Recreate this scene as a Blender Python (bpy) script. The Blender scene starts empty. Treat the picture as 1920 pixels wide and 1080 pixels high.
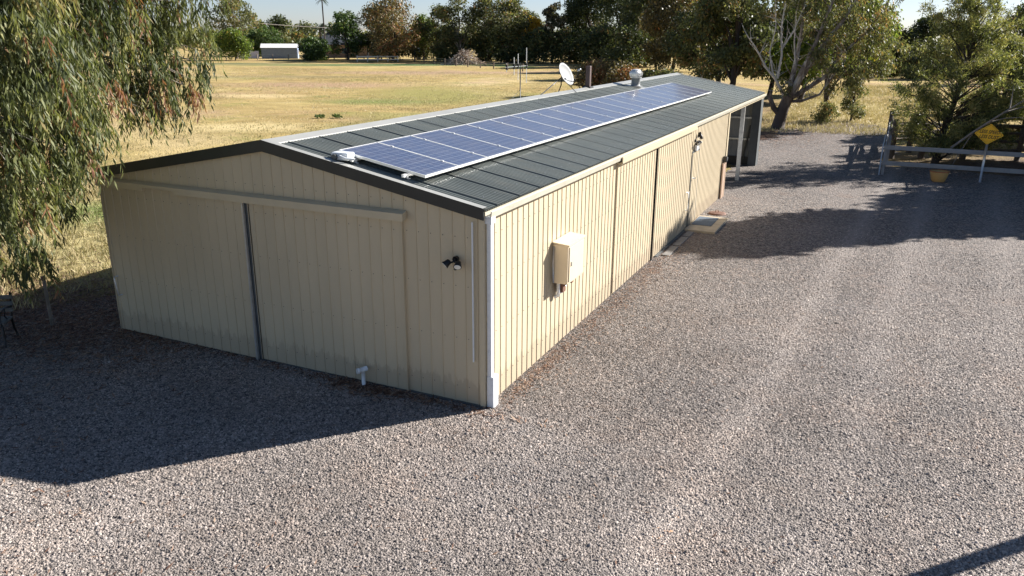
import bpy, math, random
import numpy as np
from mathutils import Vector, Matrix

scn = bpy.context.scene
COL = scn.collection
R = math.radians

# ---------------------------------------------------------------- camera
cam_d = bpy.data.cameras.new('camera'); cam = bpy.data.objects.new('camera', cam_d); COL.objects.link(cam)
cam_d.sensor_width = 36; cam_d.lens = 27.686; cam_d.clip_end = 3000; cam_d.clip_start = 0.1
_r = Vector((0.90559545, 0.42411196, 0.00509186)); _u = Vector((-0.13430715, 0.27535401, 0.95191479))
_f = Vector((-0.40231638, 0.86273357, -0.30632061))
cam.matrix_world = Matrix(((_r.x, _u.x, -_f.x, 4.8535), (_r.y, _u.y, -_f.y, -9.4711), (_r.z, _u.z, -_f.z, 5.2983), (0, 0, 0, 1)))
scn.camera = cam
# ---------------------------------------------------------------- light
SUN = Vector((1.223, 1.35, 1.0)).normalized()
EL = math.asin(SUN.z); AZ = math.atan2(SUN.x, SUN.y)
world = bpy.data.worlds.new('World'); scn.world = world; world.use_nodes = True
wn = world.node_tree.nodes
sky = wn.new('ShaderNodeTexSky'); sky.sky_type = 'NISHITA'; sky.sun_disc = False
sky.sun_elevation = EL; sky.sun_rotation = AZ; sky.dust_density = 0.25; sky.air_density = 1.0; sky.ozone_density = 2.5; sky.altitude = 200
_wt = wn.new('ShaderNodeMix'); _wt.data_type = 'RGBA'; _wt.blend_type = 'MULTIPLY'; _wt.inputs[0].default_value = 1.0
_tc = wn.new('ShaderNodeTexCoord'); _sx = wn.new('ShaderNodeSeparateXYZ'); world.node_tree.links.new(_tc.outputs['Generated'], _sx.inputs[0])
_rp = wn.new('ShaderNodeValToRGB'); world.node_tree.links.new(_sx.outputs[2], _rp.inputs[0])   # pale horizon band of a hazy morning sky
_rp.color_ramp.elements[0].position = 0.02; _rp.color_ramp.elements[0].color = (0.86, 0.93, 1.25, 1)
_rp.color_ramp.elements[1].position = 0.22; _rp.color_ramp.elements[1].color = (0.74, 0.75, 0.78, 1)
world.node_tree.links.new(_rp.outputs[0], _wt.inputs[7])
world.node_tree.links.new(sky.outputs[0], _wt.inputs[6]); world.node_tree.links.new(_wt.outputs[2], wn['Background'].inputs[0]); wn['Background'].inputs[1].default_value = 0.05
sl = bpy.data.lights.new('sun', 'SUN'); sun = bpy.data.objects.new('sun', sl); COL.objects.link(sun)
sl.energy = 5.0; sl.angle = R(0.5); sl.color = (1.0, 0.95, 0.885)
sun.rotation_euler = (-SUN).to_track_quat('-Z', 'Y').to_euler(); sun.location = (30, 30, 30)
scn.view_settings.view_transform = 'Standard'; scn.view_settings.look = 'None'
scn.view_settings.exposure = 1.3; scn.view_settings.gamma = 1.0
scn.cycles.max_bounces = 6; scn.cycles.transparent_max_bounces = 8
scn.cycles.transmission_bounces = 3; scn.cycles.diffuse_bounces = 3; scn.cycles.glossy_bounces = 3

# ---------------------------------------------------------------- materials
def new_mat(name):
    m = bpy.data.materials.new(name); m.use_nodes = True
    nt = m.node_tree; return m, nt, nt.nodes['Principled BSDF']
def node(nt, kind, **kw):
    n = nt.nodes.new(kind)
    for k, v in kw.items():
        if k in n.inputs: n.inputs[k].default_value = v
        else: setattr(n, k, v)
    return n
def L(nt, a, b): nt.links.new(a, b)
def ramp(nt, stops, src=None, interp='LINEAR'):
    r = nt.nodes.new('ShaderNodeValToRGB'); r.color_ramp.interpolation = interp
    e = r.color_ramp.elements
    while len(e) < len(stops): e.new(0.5)
    for i, (p, c) in enumerate(stops):
        e[i].position = p; e[i].color = (c[0], c[1], c[2], 1)
    if src: L(nt, src, r.inputs[0])
    return r
def mixc(nt, fac, a, b, mode='MIX'):
    m = nt.nodes.new('ShaderNodeMix'); m.data_type = 'RGBA'; m.blend_type = mode
    for sock, v in ((m.inputs[0], fac), (m.inputs[6], a), (m.inputs[7], b)):
        if hasattr(v, 'links'): L(nt, v, sock)
        elif isinstance(v, (int, float)): sock.default_value = v
        else: sock.default_value = (v[0], v[1], v[2], 1)
    return m.outputs[2]
def noise(nt, scale, detail=4, rough=0.55, vec=None, dist=0.0):
    n = node(nt, 'ShaderNodeTexNoise', Scale=scale, Detail=detail, Roughness=rough, Distortion=dist)
    if vec is None:
        g = nt.nodes.new('ShaderNodeNewGeometry'); vec = g.outputs['Position']
    L(nt, vec, n.inputs['Vector']); return n
def mapping(nt, scale=(1, 1, 1), loc=(0, 0, 0)):
    g = nt.nodes.new('ShaderNodeNewGeometry'); mp = nt.nodes.new('ShaderNodeMapping')
    L(nt, g.outputs['Position'], mp.inputs[0]); mp.inputs['Scale'].default_value = scale; mp.inputs['Location'].default_value = loc
    return mp.outputs[0]
def objmap(nt, scale=(1, 1, 1), loc=(0, 0, 0)):
    g = nt.nodes.new('ShaderNodeTexCoord'); mp = nt.nodes.new('ShaderNodeMapping')
    L(nt, g.outputs['Object'], mp.inputs[0]); mp.inputs['Scale'].default_value = scale; mp.inputs['Location'].default_value = loc
    return mp.outputs[0]
def bump(nt, h, strength, dist, bsdf):
    b = node(nt, 'ShaderNodeBump', Strength=strength, Distance=dist); L(nt, h, b.inputs['Height']); L(nt, b.outputs[0], bsdf.inputs['Normal'])

def simple(name, col, rough=0.5, metal=0.0, var=0.10, vscale=3.0, spec=0.5, bmp=0.0, grime=None, stretch=(1, 1, 1)):
    m, nt, b = new_mat(name)
    b.inputs['Roughness'].default_value = rough; b.inputs['Metallic'].default_value = metal
    b.inputs['Specular IOR Level'].default_value = spec
    v = mapping(nt, stretch)
    n = noise(nt, vscale, 5, 0.6, v)
    lo = [c * (1 - var) for c in col]; hi = [min(1, c * (1 + var)) for c in col]
    r = ramp(nt, [(0.3, lo), (0.7, hi)], n.outputs[0])
    out = r.outputs[0]
    if grime:
        n2 = noise(nt, vscale * 4, 6, 0.7, v)
        r2 = ramp(nt, [(0.5, (0, 0, 0)), (0.75, (1, 1, 1))], n2.outputs[0])
        mm = node(nt, 'ShaderNodeMath', operation='MULTIPLY'); L(nt, r2.outputs[0], mm.inputs[0]); mm.inputs[1].default_value = grime[1]
        out = mixc(nt, mm.outputs[0], out, grime[0])
    L(nt, out, b.inputs['Base Color'])
    if bmp: bump(nt, n.outputs[0], 0.4, bmp, b)
    return m

def wall_mat(name, col):
    m, nt, b = new_mat(name)
    b.inputs['Roughness'].default_value = 0.42; b.inputs['Specular IOR Level'].default_value = 0.35
    n = noise(nt, 1.2, 5, 0.6, mapping(nt, (1, 1, 0.3)))
    r = ramp(nt, [(0.3, [c * 0.93 for c in col]), (0.7, [c * 1.04 for c in col])], n.outputs[0])
    # dust and splash marks near the ground
    g = nt.nodes.new('ShaderNodeNewGeometry'); s = nt.nodes.new('ShaderNodeSeparateXYZ'); L(nt, g.outputs['Position'], s.inputs[0])
    n2 = noise(nt, 9, 5, 0.7, mapping(nt, (1, 1, 0.25)))
    ad = node(nt, 'ShaderNodeMath', operation='MULTIPLY_ADD'); L(nt, n2.outputs[0], ad.inputs[0]); ad.inputs[1].default_value = -0.7; L(nt, s.outputs[2], ad.inputs[2])
    rr = ramp(nt, [(0.0, (0.35, 0.35, 0.35)), (0.05, (0, 0, 0))], ad.outputs[0])
    c2 = mixc(nt, rr.outputs[0], r.outputs[0], (0.30, 0.23, 0.17))
    n3 = noise(nt, 5, 6, 0.75, mapping(nt, (2.5, 2.5, 0.35)))
    r3 = ramp(nt, [(0.58, (0, 0, 0)), (0.8, (0.22, 0.22, 0.22))], n3.outputs[0])
    c3 = mixc(nt, r3.outputs[0], c2, (0.36, 0.29, 0.2))
    L(nt, c3, b.inputs['Base Color'])
    return m

CREAM = (0.56, 0.475, 0.335)
M = {}
M['cream'] = wall_mat('cream_steel', CREAM)
M['cream_trim'] = simple('cream_trim', (0.55, 0.47, 0.33), 0.4, 0, 0.05)
M['cream_gable'] = M['cream']
M['gutter'] = simple('gutter_paint', (0.52, 0.49, 0.40), 0.35, 0, 0.08, 2, grime=((0.2, 0.18, 0.14), 0.35))
M['white_pipe'] = simple('white_pipe', (0.74, 0.77, 0.80), 0.4, 0, 0.05, grime=((0.35, 0.36, 0.36), 0.4))
M['dark_steel'] = simple('dark_steel', (0.018, 0.021, 0.023), 0.4, 0, 0.2)
M['cap_steel'] = simple('cap_steel', (0.33, 0.33, 0.31), 0.38, 0, 0.1, 1.5, grime=((0.2, 0.2, 0.18), 0.4))
M['grey_steel'] = simple('grey_steel', (0.09, 0.10, 0.105), 0.5, 0, 0.2)
M['galv'] = simple('galvanised', (0.55, 0.56, 0.57), 0.35, 0.7, 0.15, 8)
M['alu'] = simple('aluminium', (0.83, 0.83, 0.81), 0.32, 0.35, 0.06, 6)
M['inner_steel'] = simple('inner_steel', (0.30, 0.31, 0.31), 0.5, 0.1, 0.15, 2)
M['black'] = simple('black_plastic', (0.012, 0.012, 0.013), 0.4)
M['void'] = simple('dark_gap', (0.005, 0.005, 0.005), 0.9, spec=0.0)  # matte black that paints in the shade between the side doors
M['lens'] = simple('lamp_lens', (0.75, 0.76, 0.74), 0.15)
M['box_cream'] = simple('meter_box_paint', (0.68, 0.57, 0.41), 0.4, 0, 0.04)
M['concrete'] = simple('concrete', (0.44, 0.37, 0.27), 0.85, 0, 0.15, 5, bmp=0.004, grime=((0.24, 0.19, 0.14), 0.5))
M['concrete_grey'] = simple('grey_concrete', (0.20, 0.19, 0.18), 0.9, 0, 0.2, 6, bmp=0.004)
M['mat'] = simple('slab_patch', (0.10, 0.13, 0.17), 0.95, 0, 0.25, 30, bmp=0.003)
M['rust'] = simple('rusty_steel', (0.15, 0.075, 0.05), 0.8, 0, 0.35, 12)
M['white_timber'] = simple('white_timber', (0.26, 0.27, 0.285), 0.7, 0, 0.14, 6, grime=((0.2, 0.2, 0.19), 0.5))
M['old_timber'] = simple('old_timber', (0.10, 0.075, 0.058), 0.9, 0, 0.35, 5, bmp=0.01, grime=((0.2, 0.17, 0.14), 0.6))
M['grey_timber'] = simple('grey_timber', (0.24, 0.21, 0.18), 0.9, 0, 0.3, 6, bmp=0.01)
M['peel'] = simple('peeling_paint', (0.40, 0.28, 0.20), 0.85, 0, 0.2, 9, grime=((0.1, 0.05, 0.035), 0.95), stretch=(2, 2, 0.5))
M['sign'] = simple('sign_yellow', (0.95, 0.50, 0.008), 0.45, 0, 0.05)
M['sign_ink'] = simple('sign_ink', (0.035, 0.02, 0.012), 0.6)
M['tub'] = simple('tub_yellow', (0.60, 0.36, 0.13), 0.55, 0, 0.08)
M['tub_rim'] = simple('tub_rim', (0.42, 0.14, 0.05), 0.6)
M['white_limb'] = simple('white_limb', (0.52, 0.48, 0.43), 0.8, 0, 0.3, 3)
M['soil'] = simple('soil', (0.06, 0.04, 0.03), 0.95, 0, 0.3, 20)
M['bench_wood'] = simple('bench_wood', (0.13, 0.13, 0.12), 0.8, 0, 0.3, 12)
M['shed_blue'] = simple('blue_grey_steel', (0.22, 0.27, 0.36), 0.5)
M['shed_blue2'] = simple('pale_blue_steel', (0.33, 0.41, 0.60), 0.5)
M['white_roof'] = simple('white_roof', (0.82, 0.82, 0.82), 0.4)
M['dark_roof'] = simple('dark_roof', (0.05, 0.055, 0.065), 0.6)
M['brick'] = simple('brown_brick', (0.22, 0.15, 0.11), 0.9)
M['glass_dark'] = simple('dark_glass', (0.03, 0.06, 0.08), 0.08)
M['fence_white'] = simple('white_rail', (0.72, 0.66, 0.58), 0.7)
M['tank'] = simple('tank_green', (0.03, 0.06, 0.07), 0.5)
M['dish'] = simple('dish_white', (0.22, 0.23, 0.23), 0.6, 0, 0.05)
M['flue'] = simple('flue_brown', (0.11, 0.075, 0.07), 0.55, 0.2)
M['litterstick'] = simple('dead_wood', (0.30, 0.22, 0.17), 0.9, 0, 0.35, 3)

# roof sheet
def roof_mat():
    m, nt, b = new_mat('roof_sheet')
    n = noise(nt, 1.3, 6, 0.65, mapping(nt, (0.5, 2.2, 1)))
    r = ramp(nt, [(0.3, (0.115, 0.13, 0.12)), (0.7, (0.17, 0.188, 0.172))], n.outputs[0])
    n2 = noise(nt, 7, 5, 0.6, mapping(nt, (0.2, 1, 1)))
    r2 = ramp(nt, [(0.5, (0, 0, 0)), (0.8, (0.5, 0.5, 0.5))], n2.outputs[0])
    c = mixc(nt, r2.outputs[0], r.outputs[0], (0.22, 0.20, 0.16))
    L(nt, c, b.inputs['Base Color']); b.inputs['Metallic'].default_value = 0.0
    r4 = ramp(nt, [(0.2, (0.34,) * 3), (0.8, (0.5,) * 3)], n2.outputs[0]); L(nt, r4.outputs[0], b.inputs['Roughness'])
    b.inputs['Specular IOR Level'].default_value = 0.9
    b.inputs['Sheen Weight'].default_value = 1.0; b.inputs['Sheen Roughness'].default_value = 0.28; b.inputs['Sheen Tint'].default_value = (0.9, 0.95, 0.9, 1)
    return m
M['roof'] = roof_mat()

def cell_mat():
    m, nt, b = new_mat('solar_cells')
    tc = nt.nodes.new('ShaderNodeTexCoord'); s = nt.nodes.new('ShaderNodeSeparateXYZ'); L(nt, tc.outputs['Object'], s.inputs[0])
    def grid(axis, off, pitch, w):
        a = node(nt, 'ShaderNodeMath', operation='ADD'); L(nt, s.outputs[axis], a.inputs[0]); a.inputs[1].default_value = off
        d = node(nt, 'ShaderNodeMath', operation='DIVIDE'); L(nt, a.outputs[0], d.inputs[0]); d.inputs[1].default_value = pitch
        f = node(nt, 'ShaderNodeMath', operation='FRACT'); L(nt, d.outputs[0], f.inputs[0])
        g = node(nt, 'ShaderNodeMath', operation='PINGPONG'); L(nt, f.outputs[0], g.inputs[0]); g.inputs[1].default_value = 0.5
        l = node(nt, 'ShaderNodeMath', operation='LESS_THAN'); L(nt, g.outputs[0], l.inputs[0]); l.inputs[1].default_value = w
        return l.outputs[0]
    gx = grid(0, 0.72, 0.144, 0.032); gy = grid(1, 0.468, 0.156, 0.028)
    mx = node(nt, 'ShaderNodeMath', operation='MAXIMUM'); L(nt, gx, mx.inputs[0]); L(nt, gy, mx.inputs[1])
    v = node(nt, 'ShaderNodeTexVoronoi', Scale=35.0); L(nt, tc.outputs['Object'], v.inputs['Vector'])
    sep = nt.nodes.new('ShaderNodeSeparateColor'); L(nt, v.outputs['Color'], sep.inputs[0])
    rc = ramp(nt, [(0.0, (0.030, 0.050, 0.115)), (1.0, (0.050, 0.075, 0.155))], sep.outputs[0])
    oi = nt.nodes.new('ShaderNodeObjectInfo')
    rr = ramp(nt, [(0.0, (0.85, 0.85, 0.9)), (1.0, (1.1, 1.1, 1.1))], oi.outputs['Random'])
    rc2 = mixc(nt, 1.0, rc.outputs[0], rr.outputs[0], 'MULTIPLY')
    bus = grid(1, 0.468 + 0.026, 0.052, 0.018)
    mb = node(nt, 'ShaderNodeMath', operation='MULTIPLY'); L(nt, bus, mb.inputs[0]); mb.inputs[1].default_value = 0.25
    c0 = mixc(nt, mb.outputs[0], rc2, (0.35, 0.38, 0.42))
    c = mixc(nt, mx.outputs[0], c0, (0.20, 0.23, 0.29))
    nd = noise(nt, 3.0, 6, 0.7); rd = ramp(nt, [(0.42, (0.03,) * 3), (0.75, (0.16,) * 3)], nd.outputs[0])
    c = mixc(nt, rd.outputs[0], c, (0.36, 0.29, 0.23))  # dust film, its brown also standing in for trees reflected in the glass
    L(nt, c, b.inputs['Base Color']); b.inputs['Roughness'].default_value = 0.35
    b.inputs['Coat Weight'].default_value = 0.6; b.inputs['Coat Roughness'].default_value = 0.1
    b.inputs['Sheen Weight'].default_value = 0.5; b.inputs['Sheen Roughness'].default_value = 0.2; b.inputs['Sheen Tint'].default_value = (1.0, 0.78, 0.62, 1)  # brown sheen tint for dust and for the reflected trees
    b.inputs['Specular IOR Level'].default_value = 0.3
    return m
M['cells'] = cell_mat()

def leaf_mat(name, cols, trans=0.35, rough=0.5):
    """cols: stops along the per-face 'tint' attribute."""
    m, nt, b = new_mat(name)
    a = nt.nodes.new('ShaderNodeAttribute'); a.attribute_name = 'tint'
    r = ramp(nt, cols, a.outputs['Fac'])
    L(nt, r.outputs[0], b.inputs['Base Color']); b.inputs['Roughness'].default_value = rough
    b.inputs['Specular IOR Level'].default_value = 0.35
    t = nt.nodes.new('ShaderNodeBsdfTranslucent')
    tcol = mixc(nt, 1.0, r.outputs[0], (1.25, 1.3, 0.75), 'MULTIPLY'); L(nt, tcol, t.inputs['Color'])
    mx = nt.nodes.new('ShaderNodeMixShader'); mx.inputs[0].default_value = trans
    L(nt, b.outputs[0], mx.inputs[1]); L(nt, t.outputs[0], mx.inputs[2])
    L(nt, mx.outputs[0], nt.nodes['Material Output'].inputs['Surface'])
    return m
def gum(k, name='gum', extra=None):
    c = [(0.0, (0.045, 0.055, 0.025)), (0.35, (0.10, 0.115, 0.05)), (0.6, (0.16, 0.175, 0.075)), (0.85, (0.24, 0.235, 0.10)), (1.0, (0.30, 0.15, 0.075))]
    return [(p, (x[0] * k[0], x[1] * k[1], x[2] * k[2])) for p, x in c]
M['leaf_near'] = leaf_mat('near_gum_leaf', [(0.0, (0.045, 0.06, 0.028)), (0.3, (0.10, 0.118, 0.05)), (0.6, (0.18, 0.195, 0.075)), (0.84, (0.33, 0.31, 0.12)), (0.9, (0.30, 0.15, 0.085)), (1.0, (0.22, 0.10, 0.065))], 0.36, 0.55)
M['leaf_olive'] = leaf_mat('olive_leaf', gum((1.05, 1.0, 1.0)))
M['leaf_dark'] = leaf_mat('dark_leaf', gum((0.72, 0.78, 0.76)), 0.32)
M['leaf_mid'] = leaf_mat('mid_leaf', gum((0.95, 0.95, 0.9)), 0.33)
M['leaf_brown'] = leaf_mat('brown_leaf', gum((1.15, 0.84, 0.82)), 0.25)
M['leaf_grey'] = leaf_mat('grey_leaf', gum((1.0, 0.85, 1.15)), 0.25)
M['leaf_green'] = leaf_mat('green_leaf', gum((0.62, 0.90, 0.6)), 0.3)
M['leaf_lime'] = leaf_mat('lime_leaf', gum((1.1, 1.35, 0.65)), 0.4)
M['leaf_yellow'] = leaf_mat('yellow_leaf', [(0, (0.40, 0.26, 0.03)), (1, (0.70, 0.48, 0.07))], 0.3)
M['leaf_palm'] = leaf_mat('palm_leaf', gum((0.5, 0.6, 0.6)), 0.2)
M['leaf_sheoak'] = leaf_mat('casuarina_leaf', [(0, (0.06, 0.075, 0.03)), (0.4, (0.16, 0.175, 0.065)), (0.8, (0.36, 0.34, 0.14)), (1, (0.42, 0.32, 0.15))], 0.4)
M['grass'] = leaf_mat('grass_blade', [(0, (0.13, 0.15, 0.05)), (0.25, (0.27, 0.24, 0.11)), (0.6, (0.44, 0.36, 0.20)), (1.0, (0.60, 0.50, 0.33))], 0.15, 0.6)
M['litter'] = leaf_mat('litter_leaf', [(0, (0.06, 0.035, 0.025)), (0.4, (0.17, 0.09, 0.06)), (0.8, (0.30, 0.19, 0.13)), (1.0, (0.42, 0.32, 0.24))], 0.05, 0.8)
M['bark_dark'] = simple('dark_bark', (0.055, 0.042, 0.035), 0.95, 0, 0.4, 6, bmp=0.03, stretch=(1, 1, 0.3))
def bark_pale():
    m, nt, b = new_mat('pale_bark')
    n = noise(nt, 3.5, 6, 0.7, mapping(nt, (1, 1, 0.35)))
    r = ramp(nt, [(0.36, (0.10, 0.075, 0.06)), (0.5, (0.27, 0.22, 0.18)), (0.62, (0.52, 0.48, 0.42))], n.outputs[0])
    g = nt.nodes.new('ShaderNodeNewGeometry'); s = nt.nodes.new('ShaderNodeSeparateXYZ'); L(nt, g.outputs['Position'], s.inputs[0])
    rz = ramp(nt, [(0.12, (1, 1, 1)), (0.30, (0, 0, 0))], None)
    mr = node(nt, 'ShaderNodeMath', operation='MULTIPLY'); L(nt, s.outputs[2], mr.inputs[0]); mr.inputs[1].default_value = 0.1; L(nt, mr.outputs[0], rz.inputs[0])
    c = mixc(nt, rz.outputs[0], r.outputs[0], (0.07, 0.05, 0.042)); L(nt, c, b.inputs['Base Color'])
    b.inputs['Roughness'].default_value = 0.85; bump(nt, n.outputs[0], 0.5, 0.03, b)
    return m
M['bark_pale'] = bark_pale()

def field_mat():
    m, nt, b = new_mat('paddock_grass')
    p = mapping(nt)
    n1 = noise(nt, 0.045, 6, 0.62, p, 0.6)      # large patches
    n2 = noise(nt, 0.35, 6, 0.65, mapping(nt, (1, 1, 1), (7, 3, 0)))
    n3 = noise(nt, 6.0, 5, 0.75, p)
    n4 = noise(nt, 0.16, 6, 0.7, mapping(nt, (1, 1, 1), (31, 13, 0)), 0.4)
    base = ramp(nt, [(0.32, (0.27, 0.20, 0.09)), (0.44, (0.42, 0.31, 0.135)), (0.55, (0.44, 0.34, 0.145)), (0.66, (0.56, 0.44, 0.24))], n1.outputs[0])
    fine = ramp(nt, [(0.3, (0.62, 0.60, 0.55)), (0.55, (1, 1, 1)), (0.75, (1.28, 1.25, 1.2))], n2.outputs[0])
    c = mixc(nt, 0.85, base.outputs[0], fine.outputs[0], 'MULTIPLY')
    fin2 = ramp(nt, [(0.3, (0.6, 0.6, 0.58)), (0.5, (1, 1, 1)), (0.7, (1.4, 1.38, 1.3))], n3.outputs[0])
    c = mixc(nt, 0.8, c, fin2.outputs[0], 'MULTIPLY')
    gr = ramp(nt, [(0.56, (0, 0, 0)), (0.68, (0.75, 0.75, 0.75))], n4.outputs[0])
    c = mixc(nt, gr.outputs[0], c, (0.20, 0.225, 0.06))
    # pinkish bare patches
    n5 = noise(nt, 0.09, 5, 0.65, mapping(nt, (1, 1, 1), (-20, 40, 0)), 0.5)
    pk = ramp(nt, [(0.55, (0, 0, 0)), (0.68, (0.7, 0.7, 0.7))], n5.outputs[0])
    c = mixc(nt, pk.outputs[0], c, (0.42, 0.285, 0.19))
    # green strip near the far boundary : distance along the shed axis
    g = nt.nodes.new('ShaderNodeNewGeometry')
    def blob(cx, cy, rx, ry, ang, soft):
        mp = nt.nodes.new('ShaderNodeMapping'); mp.vector_type = 'TEXTURE'
        mp.inputs['Location'].default_value = (cx, cy, 0); mp.inputs['Rotation'].default_value = (0, 0, ang); mp.inputs['Scale'].default_value = (rx, ry, 1000)
        L(nt, g.outputs['Position'], mp.inputs[0])
        ln = node(nt, 'ShaderNodeVectorMath', operation='LENGTH'); L(nt, mp.outputs[0], ln.inputs[0])
        nn = noise(nt, 0.4, 5, 0.7, p)
        ad = node(nt, 'ShaderNodeMath', operation='MULTIPLY_ADD'); L(nt, nn.outputs[0], ad.inputs[0]); ad.inputs[1].default_value = 0.9; L(nt, ln.outputs['Value'], ad.inputs[2])
        return ramp(nt, [(1.0 - soft, (1, 1, 1)), (1.0, (0, 0, 0))], None), ad
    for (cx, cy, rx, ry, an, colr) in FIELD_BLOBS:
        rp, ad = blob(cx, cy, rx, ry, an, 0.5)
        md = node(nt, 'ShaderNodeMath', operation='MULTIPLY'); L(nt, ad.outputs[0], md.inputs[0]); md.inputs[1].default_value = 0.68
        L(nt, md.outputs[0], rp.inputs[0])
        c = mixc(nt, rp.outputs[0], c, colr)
    L(nt, c, b.inputs['Base Color']); b.inputs['Roughness'].default_value = 0.95; b.inputs['Specular IOR Level'].default_value = 0.1
    ad = node(nt, 'ShaderNodeMath', operation='ADD'); L(nt, n3.outputs[0], ad.inputs[0]); L(nt, n2.outputs[0], ad.inputs[1])
    bump(nt, ad.outputs[0], 0.9, 0.12, b)
    return m
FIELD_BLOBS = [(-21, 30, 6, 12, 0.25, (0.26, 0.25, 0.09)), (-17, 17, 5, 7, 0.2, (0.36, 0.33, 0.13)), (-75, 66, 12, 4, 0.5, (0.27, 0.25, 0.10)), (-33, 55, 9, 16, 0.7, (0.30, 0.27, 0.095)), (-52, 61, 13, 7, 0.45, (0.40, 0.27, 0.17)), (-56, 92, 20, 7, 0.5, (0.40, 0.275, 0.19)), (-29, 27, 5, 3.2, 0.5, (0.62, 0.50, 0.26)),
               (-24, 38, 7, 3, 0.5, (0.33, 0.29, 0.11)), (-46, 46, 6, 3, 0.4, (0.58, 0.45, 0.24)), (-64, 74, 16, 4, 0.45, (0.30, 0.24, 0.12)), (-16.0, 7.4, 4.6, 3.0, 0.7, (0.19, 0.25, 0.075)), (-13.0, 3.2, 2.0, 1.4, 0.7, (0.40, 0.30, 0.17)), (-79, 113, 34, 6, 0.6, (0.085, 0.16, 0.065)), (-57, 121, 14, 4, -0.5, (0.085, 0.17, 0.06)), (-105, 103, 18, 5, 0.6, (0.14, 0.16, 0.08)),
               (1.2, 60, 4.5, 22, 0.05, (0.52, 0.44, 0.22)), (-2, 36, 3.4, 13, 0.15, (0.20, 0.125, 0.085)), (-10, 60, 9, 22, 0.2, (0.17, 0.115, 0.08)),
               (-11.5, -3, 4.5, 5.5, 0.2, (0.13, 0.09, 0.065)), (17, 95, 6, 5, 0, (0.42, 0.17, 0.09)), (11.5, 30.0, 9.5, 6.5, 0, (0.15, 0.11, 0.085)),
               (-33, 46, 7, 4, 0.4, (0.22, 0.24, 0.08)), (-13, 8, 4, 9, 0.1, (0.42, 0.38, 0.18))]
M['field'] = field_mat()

def gravel_mat():
    m, nt, b = new_mat('gravel')
    p = mapping(nt)
    nd = noise(nt, 25, 3, 0.6, p)
    v = node(nt, 'ShaderNodeTexVoronoi', Scale=24.0); L(nt, p, v.inputs['Vector'])
    v2 = node(nt, 'ShaderNodeTexVoronoi', Scale=62.0); L(nt, p, v2.inputs['Vector'])
    sep = nt.nodes.new('ShaderNodeSeparateColor'); L(nt, v.outputs['Color'], sep.inputs[0])
    sep2 = nt.nodes.new('ShaderNodeSeparateColor'); L(nt, v2.outputs['Color'], sep2.inputs[0])
    st = ramp(nt, [(0.0, (0.03, 0.028, 0.028)), (0.3, (0.09, 0.083, 0.08)), (0.6, (0.24, 0.214, 0.192)), (0.85, (0.41, 0.365, 0.33)), (1.0, (0.46, 0.35, 0.28))], sep.outputs[0])
    st2 = ramp(nt, [(0.0, (0.05, 0.046, 0.045)), (0.5, (0.155, 0.142, 0.137)), (1.0, (0.30, 0.265, 0.25))], sep2.outputs[0])
    c = mixc(nt, 0.35, st.outputs[0], st2.outputs[0])
    # worn wheel tracks and dusty areas
    n1 = noise(nt, 0.35, 5, 0.6, mapping(nt, (1, 0.45, 1)), 0.4)
    du = ramp(nt, [(0.45, (0, 0, 0)), (0.72, (0.5, 0.5, 0.5))], n1.outputs[0])
    c = mixc(nt, du.outputs[0], c, (0.28, 0.245, 0.225))
    n2 = noise(nt, 0.8, 6, 0.7, mapping(nt, (1, 1, 1), (9, 4, 0)), 0.6)
    br = ramp(nt, [(0.56, (0, 0, 0)), (0.72, (0.5, 0.5, 0.5))], n2.outputs[0])
    c = mixc(nt, br.outputs[0], c, (0.24, 0.165, 0.125))
    sp = nt.nodes.new('ShaderNodeSeparateXYZ'); L(nt, p, sp.inputs[0])
    def M2(op, a_, b_):
        q = node(nt, 'ShaderNodeMath', operation=op)
        for s_, v_ in ((q.inputs[0], a_), (q.inputs[1], b_)):
            if hasattr(v_, 'links'): L(nt, v_, s_)
            else: s_.default_value = v_
        return q.outputs[0]
    tot = None
    for off, wd, am in ((0, .26, .5), (1.45, .30, .4), (3.6, .35, .3)):      # compacted wheel tracks
        lin = M2('SUBTRACT', sp.outputs[0], M2('ADD', M2('MULTIPLY', sp.outputs[1], .075), 3.42 + off))
        q = M2('MULTIPLY', M2('MAXIMUM', M2('SUBTRACT', 1.0, M2('ABSOLUTE', M2('DIVIDE', lin, wd * 1.6), 0)), 0.0), am)
        tot = q if tot is None else M2('ADD', tot, q)
    c = mixc(nt, tot, c, (0.36, 0.32, 0.295))
    L(nt, c, b.inputs['Base Color']); b.inputs['Roughness'].default_value = 0.9; b.inputs['Specular IOR Level'].default_value = 0.2
    s = node(nt, 'ShaderNodeMath', operation='MULTIPLY_ADD'); L(nt, v.outputs['Distance'], s.inputs[0]); s.inputs[1].default_value = -1.0; L(nt, nd.outputs[0], s.inputs[2])
    bump(nt, s.outputs[0], 1.0, 0.03, b)
    return m
M['gravel'] = gravel_mat()
def stone_mat():
    m, nt, b = new_mat('loose_stone')
    a = nt.nodes.new('ShaderNodeAttribute'); a.attribute_name = 'tint'
    r = ramp(nt, [(0.0, (0.06, 0.056, 0.054)), (0.3, (0.14, 0.128, 0.122)), (0.6, (0.235, 0.212, 0.20)), (0.85, (0.36, 0.325, 0.305)), (0.97, (0.46, 0.42, 0.39)), (1.0, (0.42, 0.28, 0.19))], a.outputs['Fac'])
    n = noise(nt, 0.55, 5, 0.7, mapping(nt, (1, 1, 1), (3, 8, 0)))
    hue = ramp(nt, [(0.32, (1.46, 1.44, 1.42)), (0.5, (1.56, 1.50, 1.43)), (0.68, (1.64, 1.49, 1.36))], n.outputs[0])
    cc = mixc(nt, 1.0, r.outputs[0], hue.outputs[0], 'MULTIPLY')
    L(nt, cc, b.inputs['Base Color']); b.inputs['Roughness'].default_value = 0.85; b.inputs['Specular IOR Level'].default_value = 0.25
    return m
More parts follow.
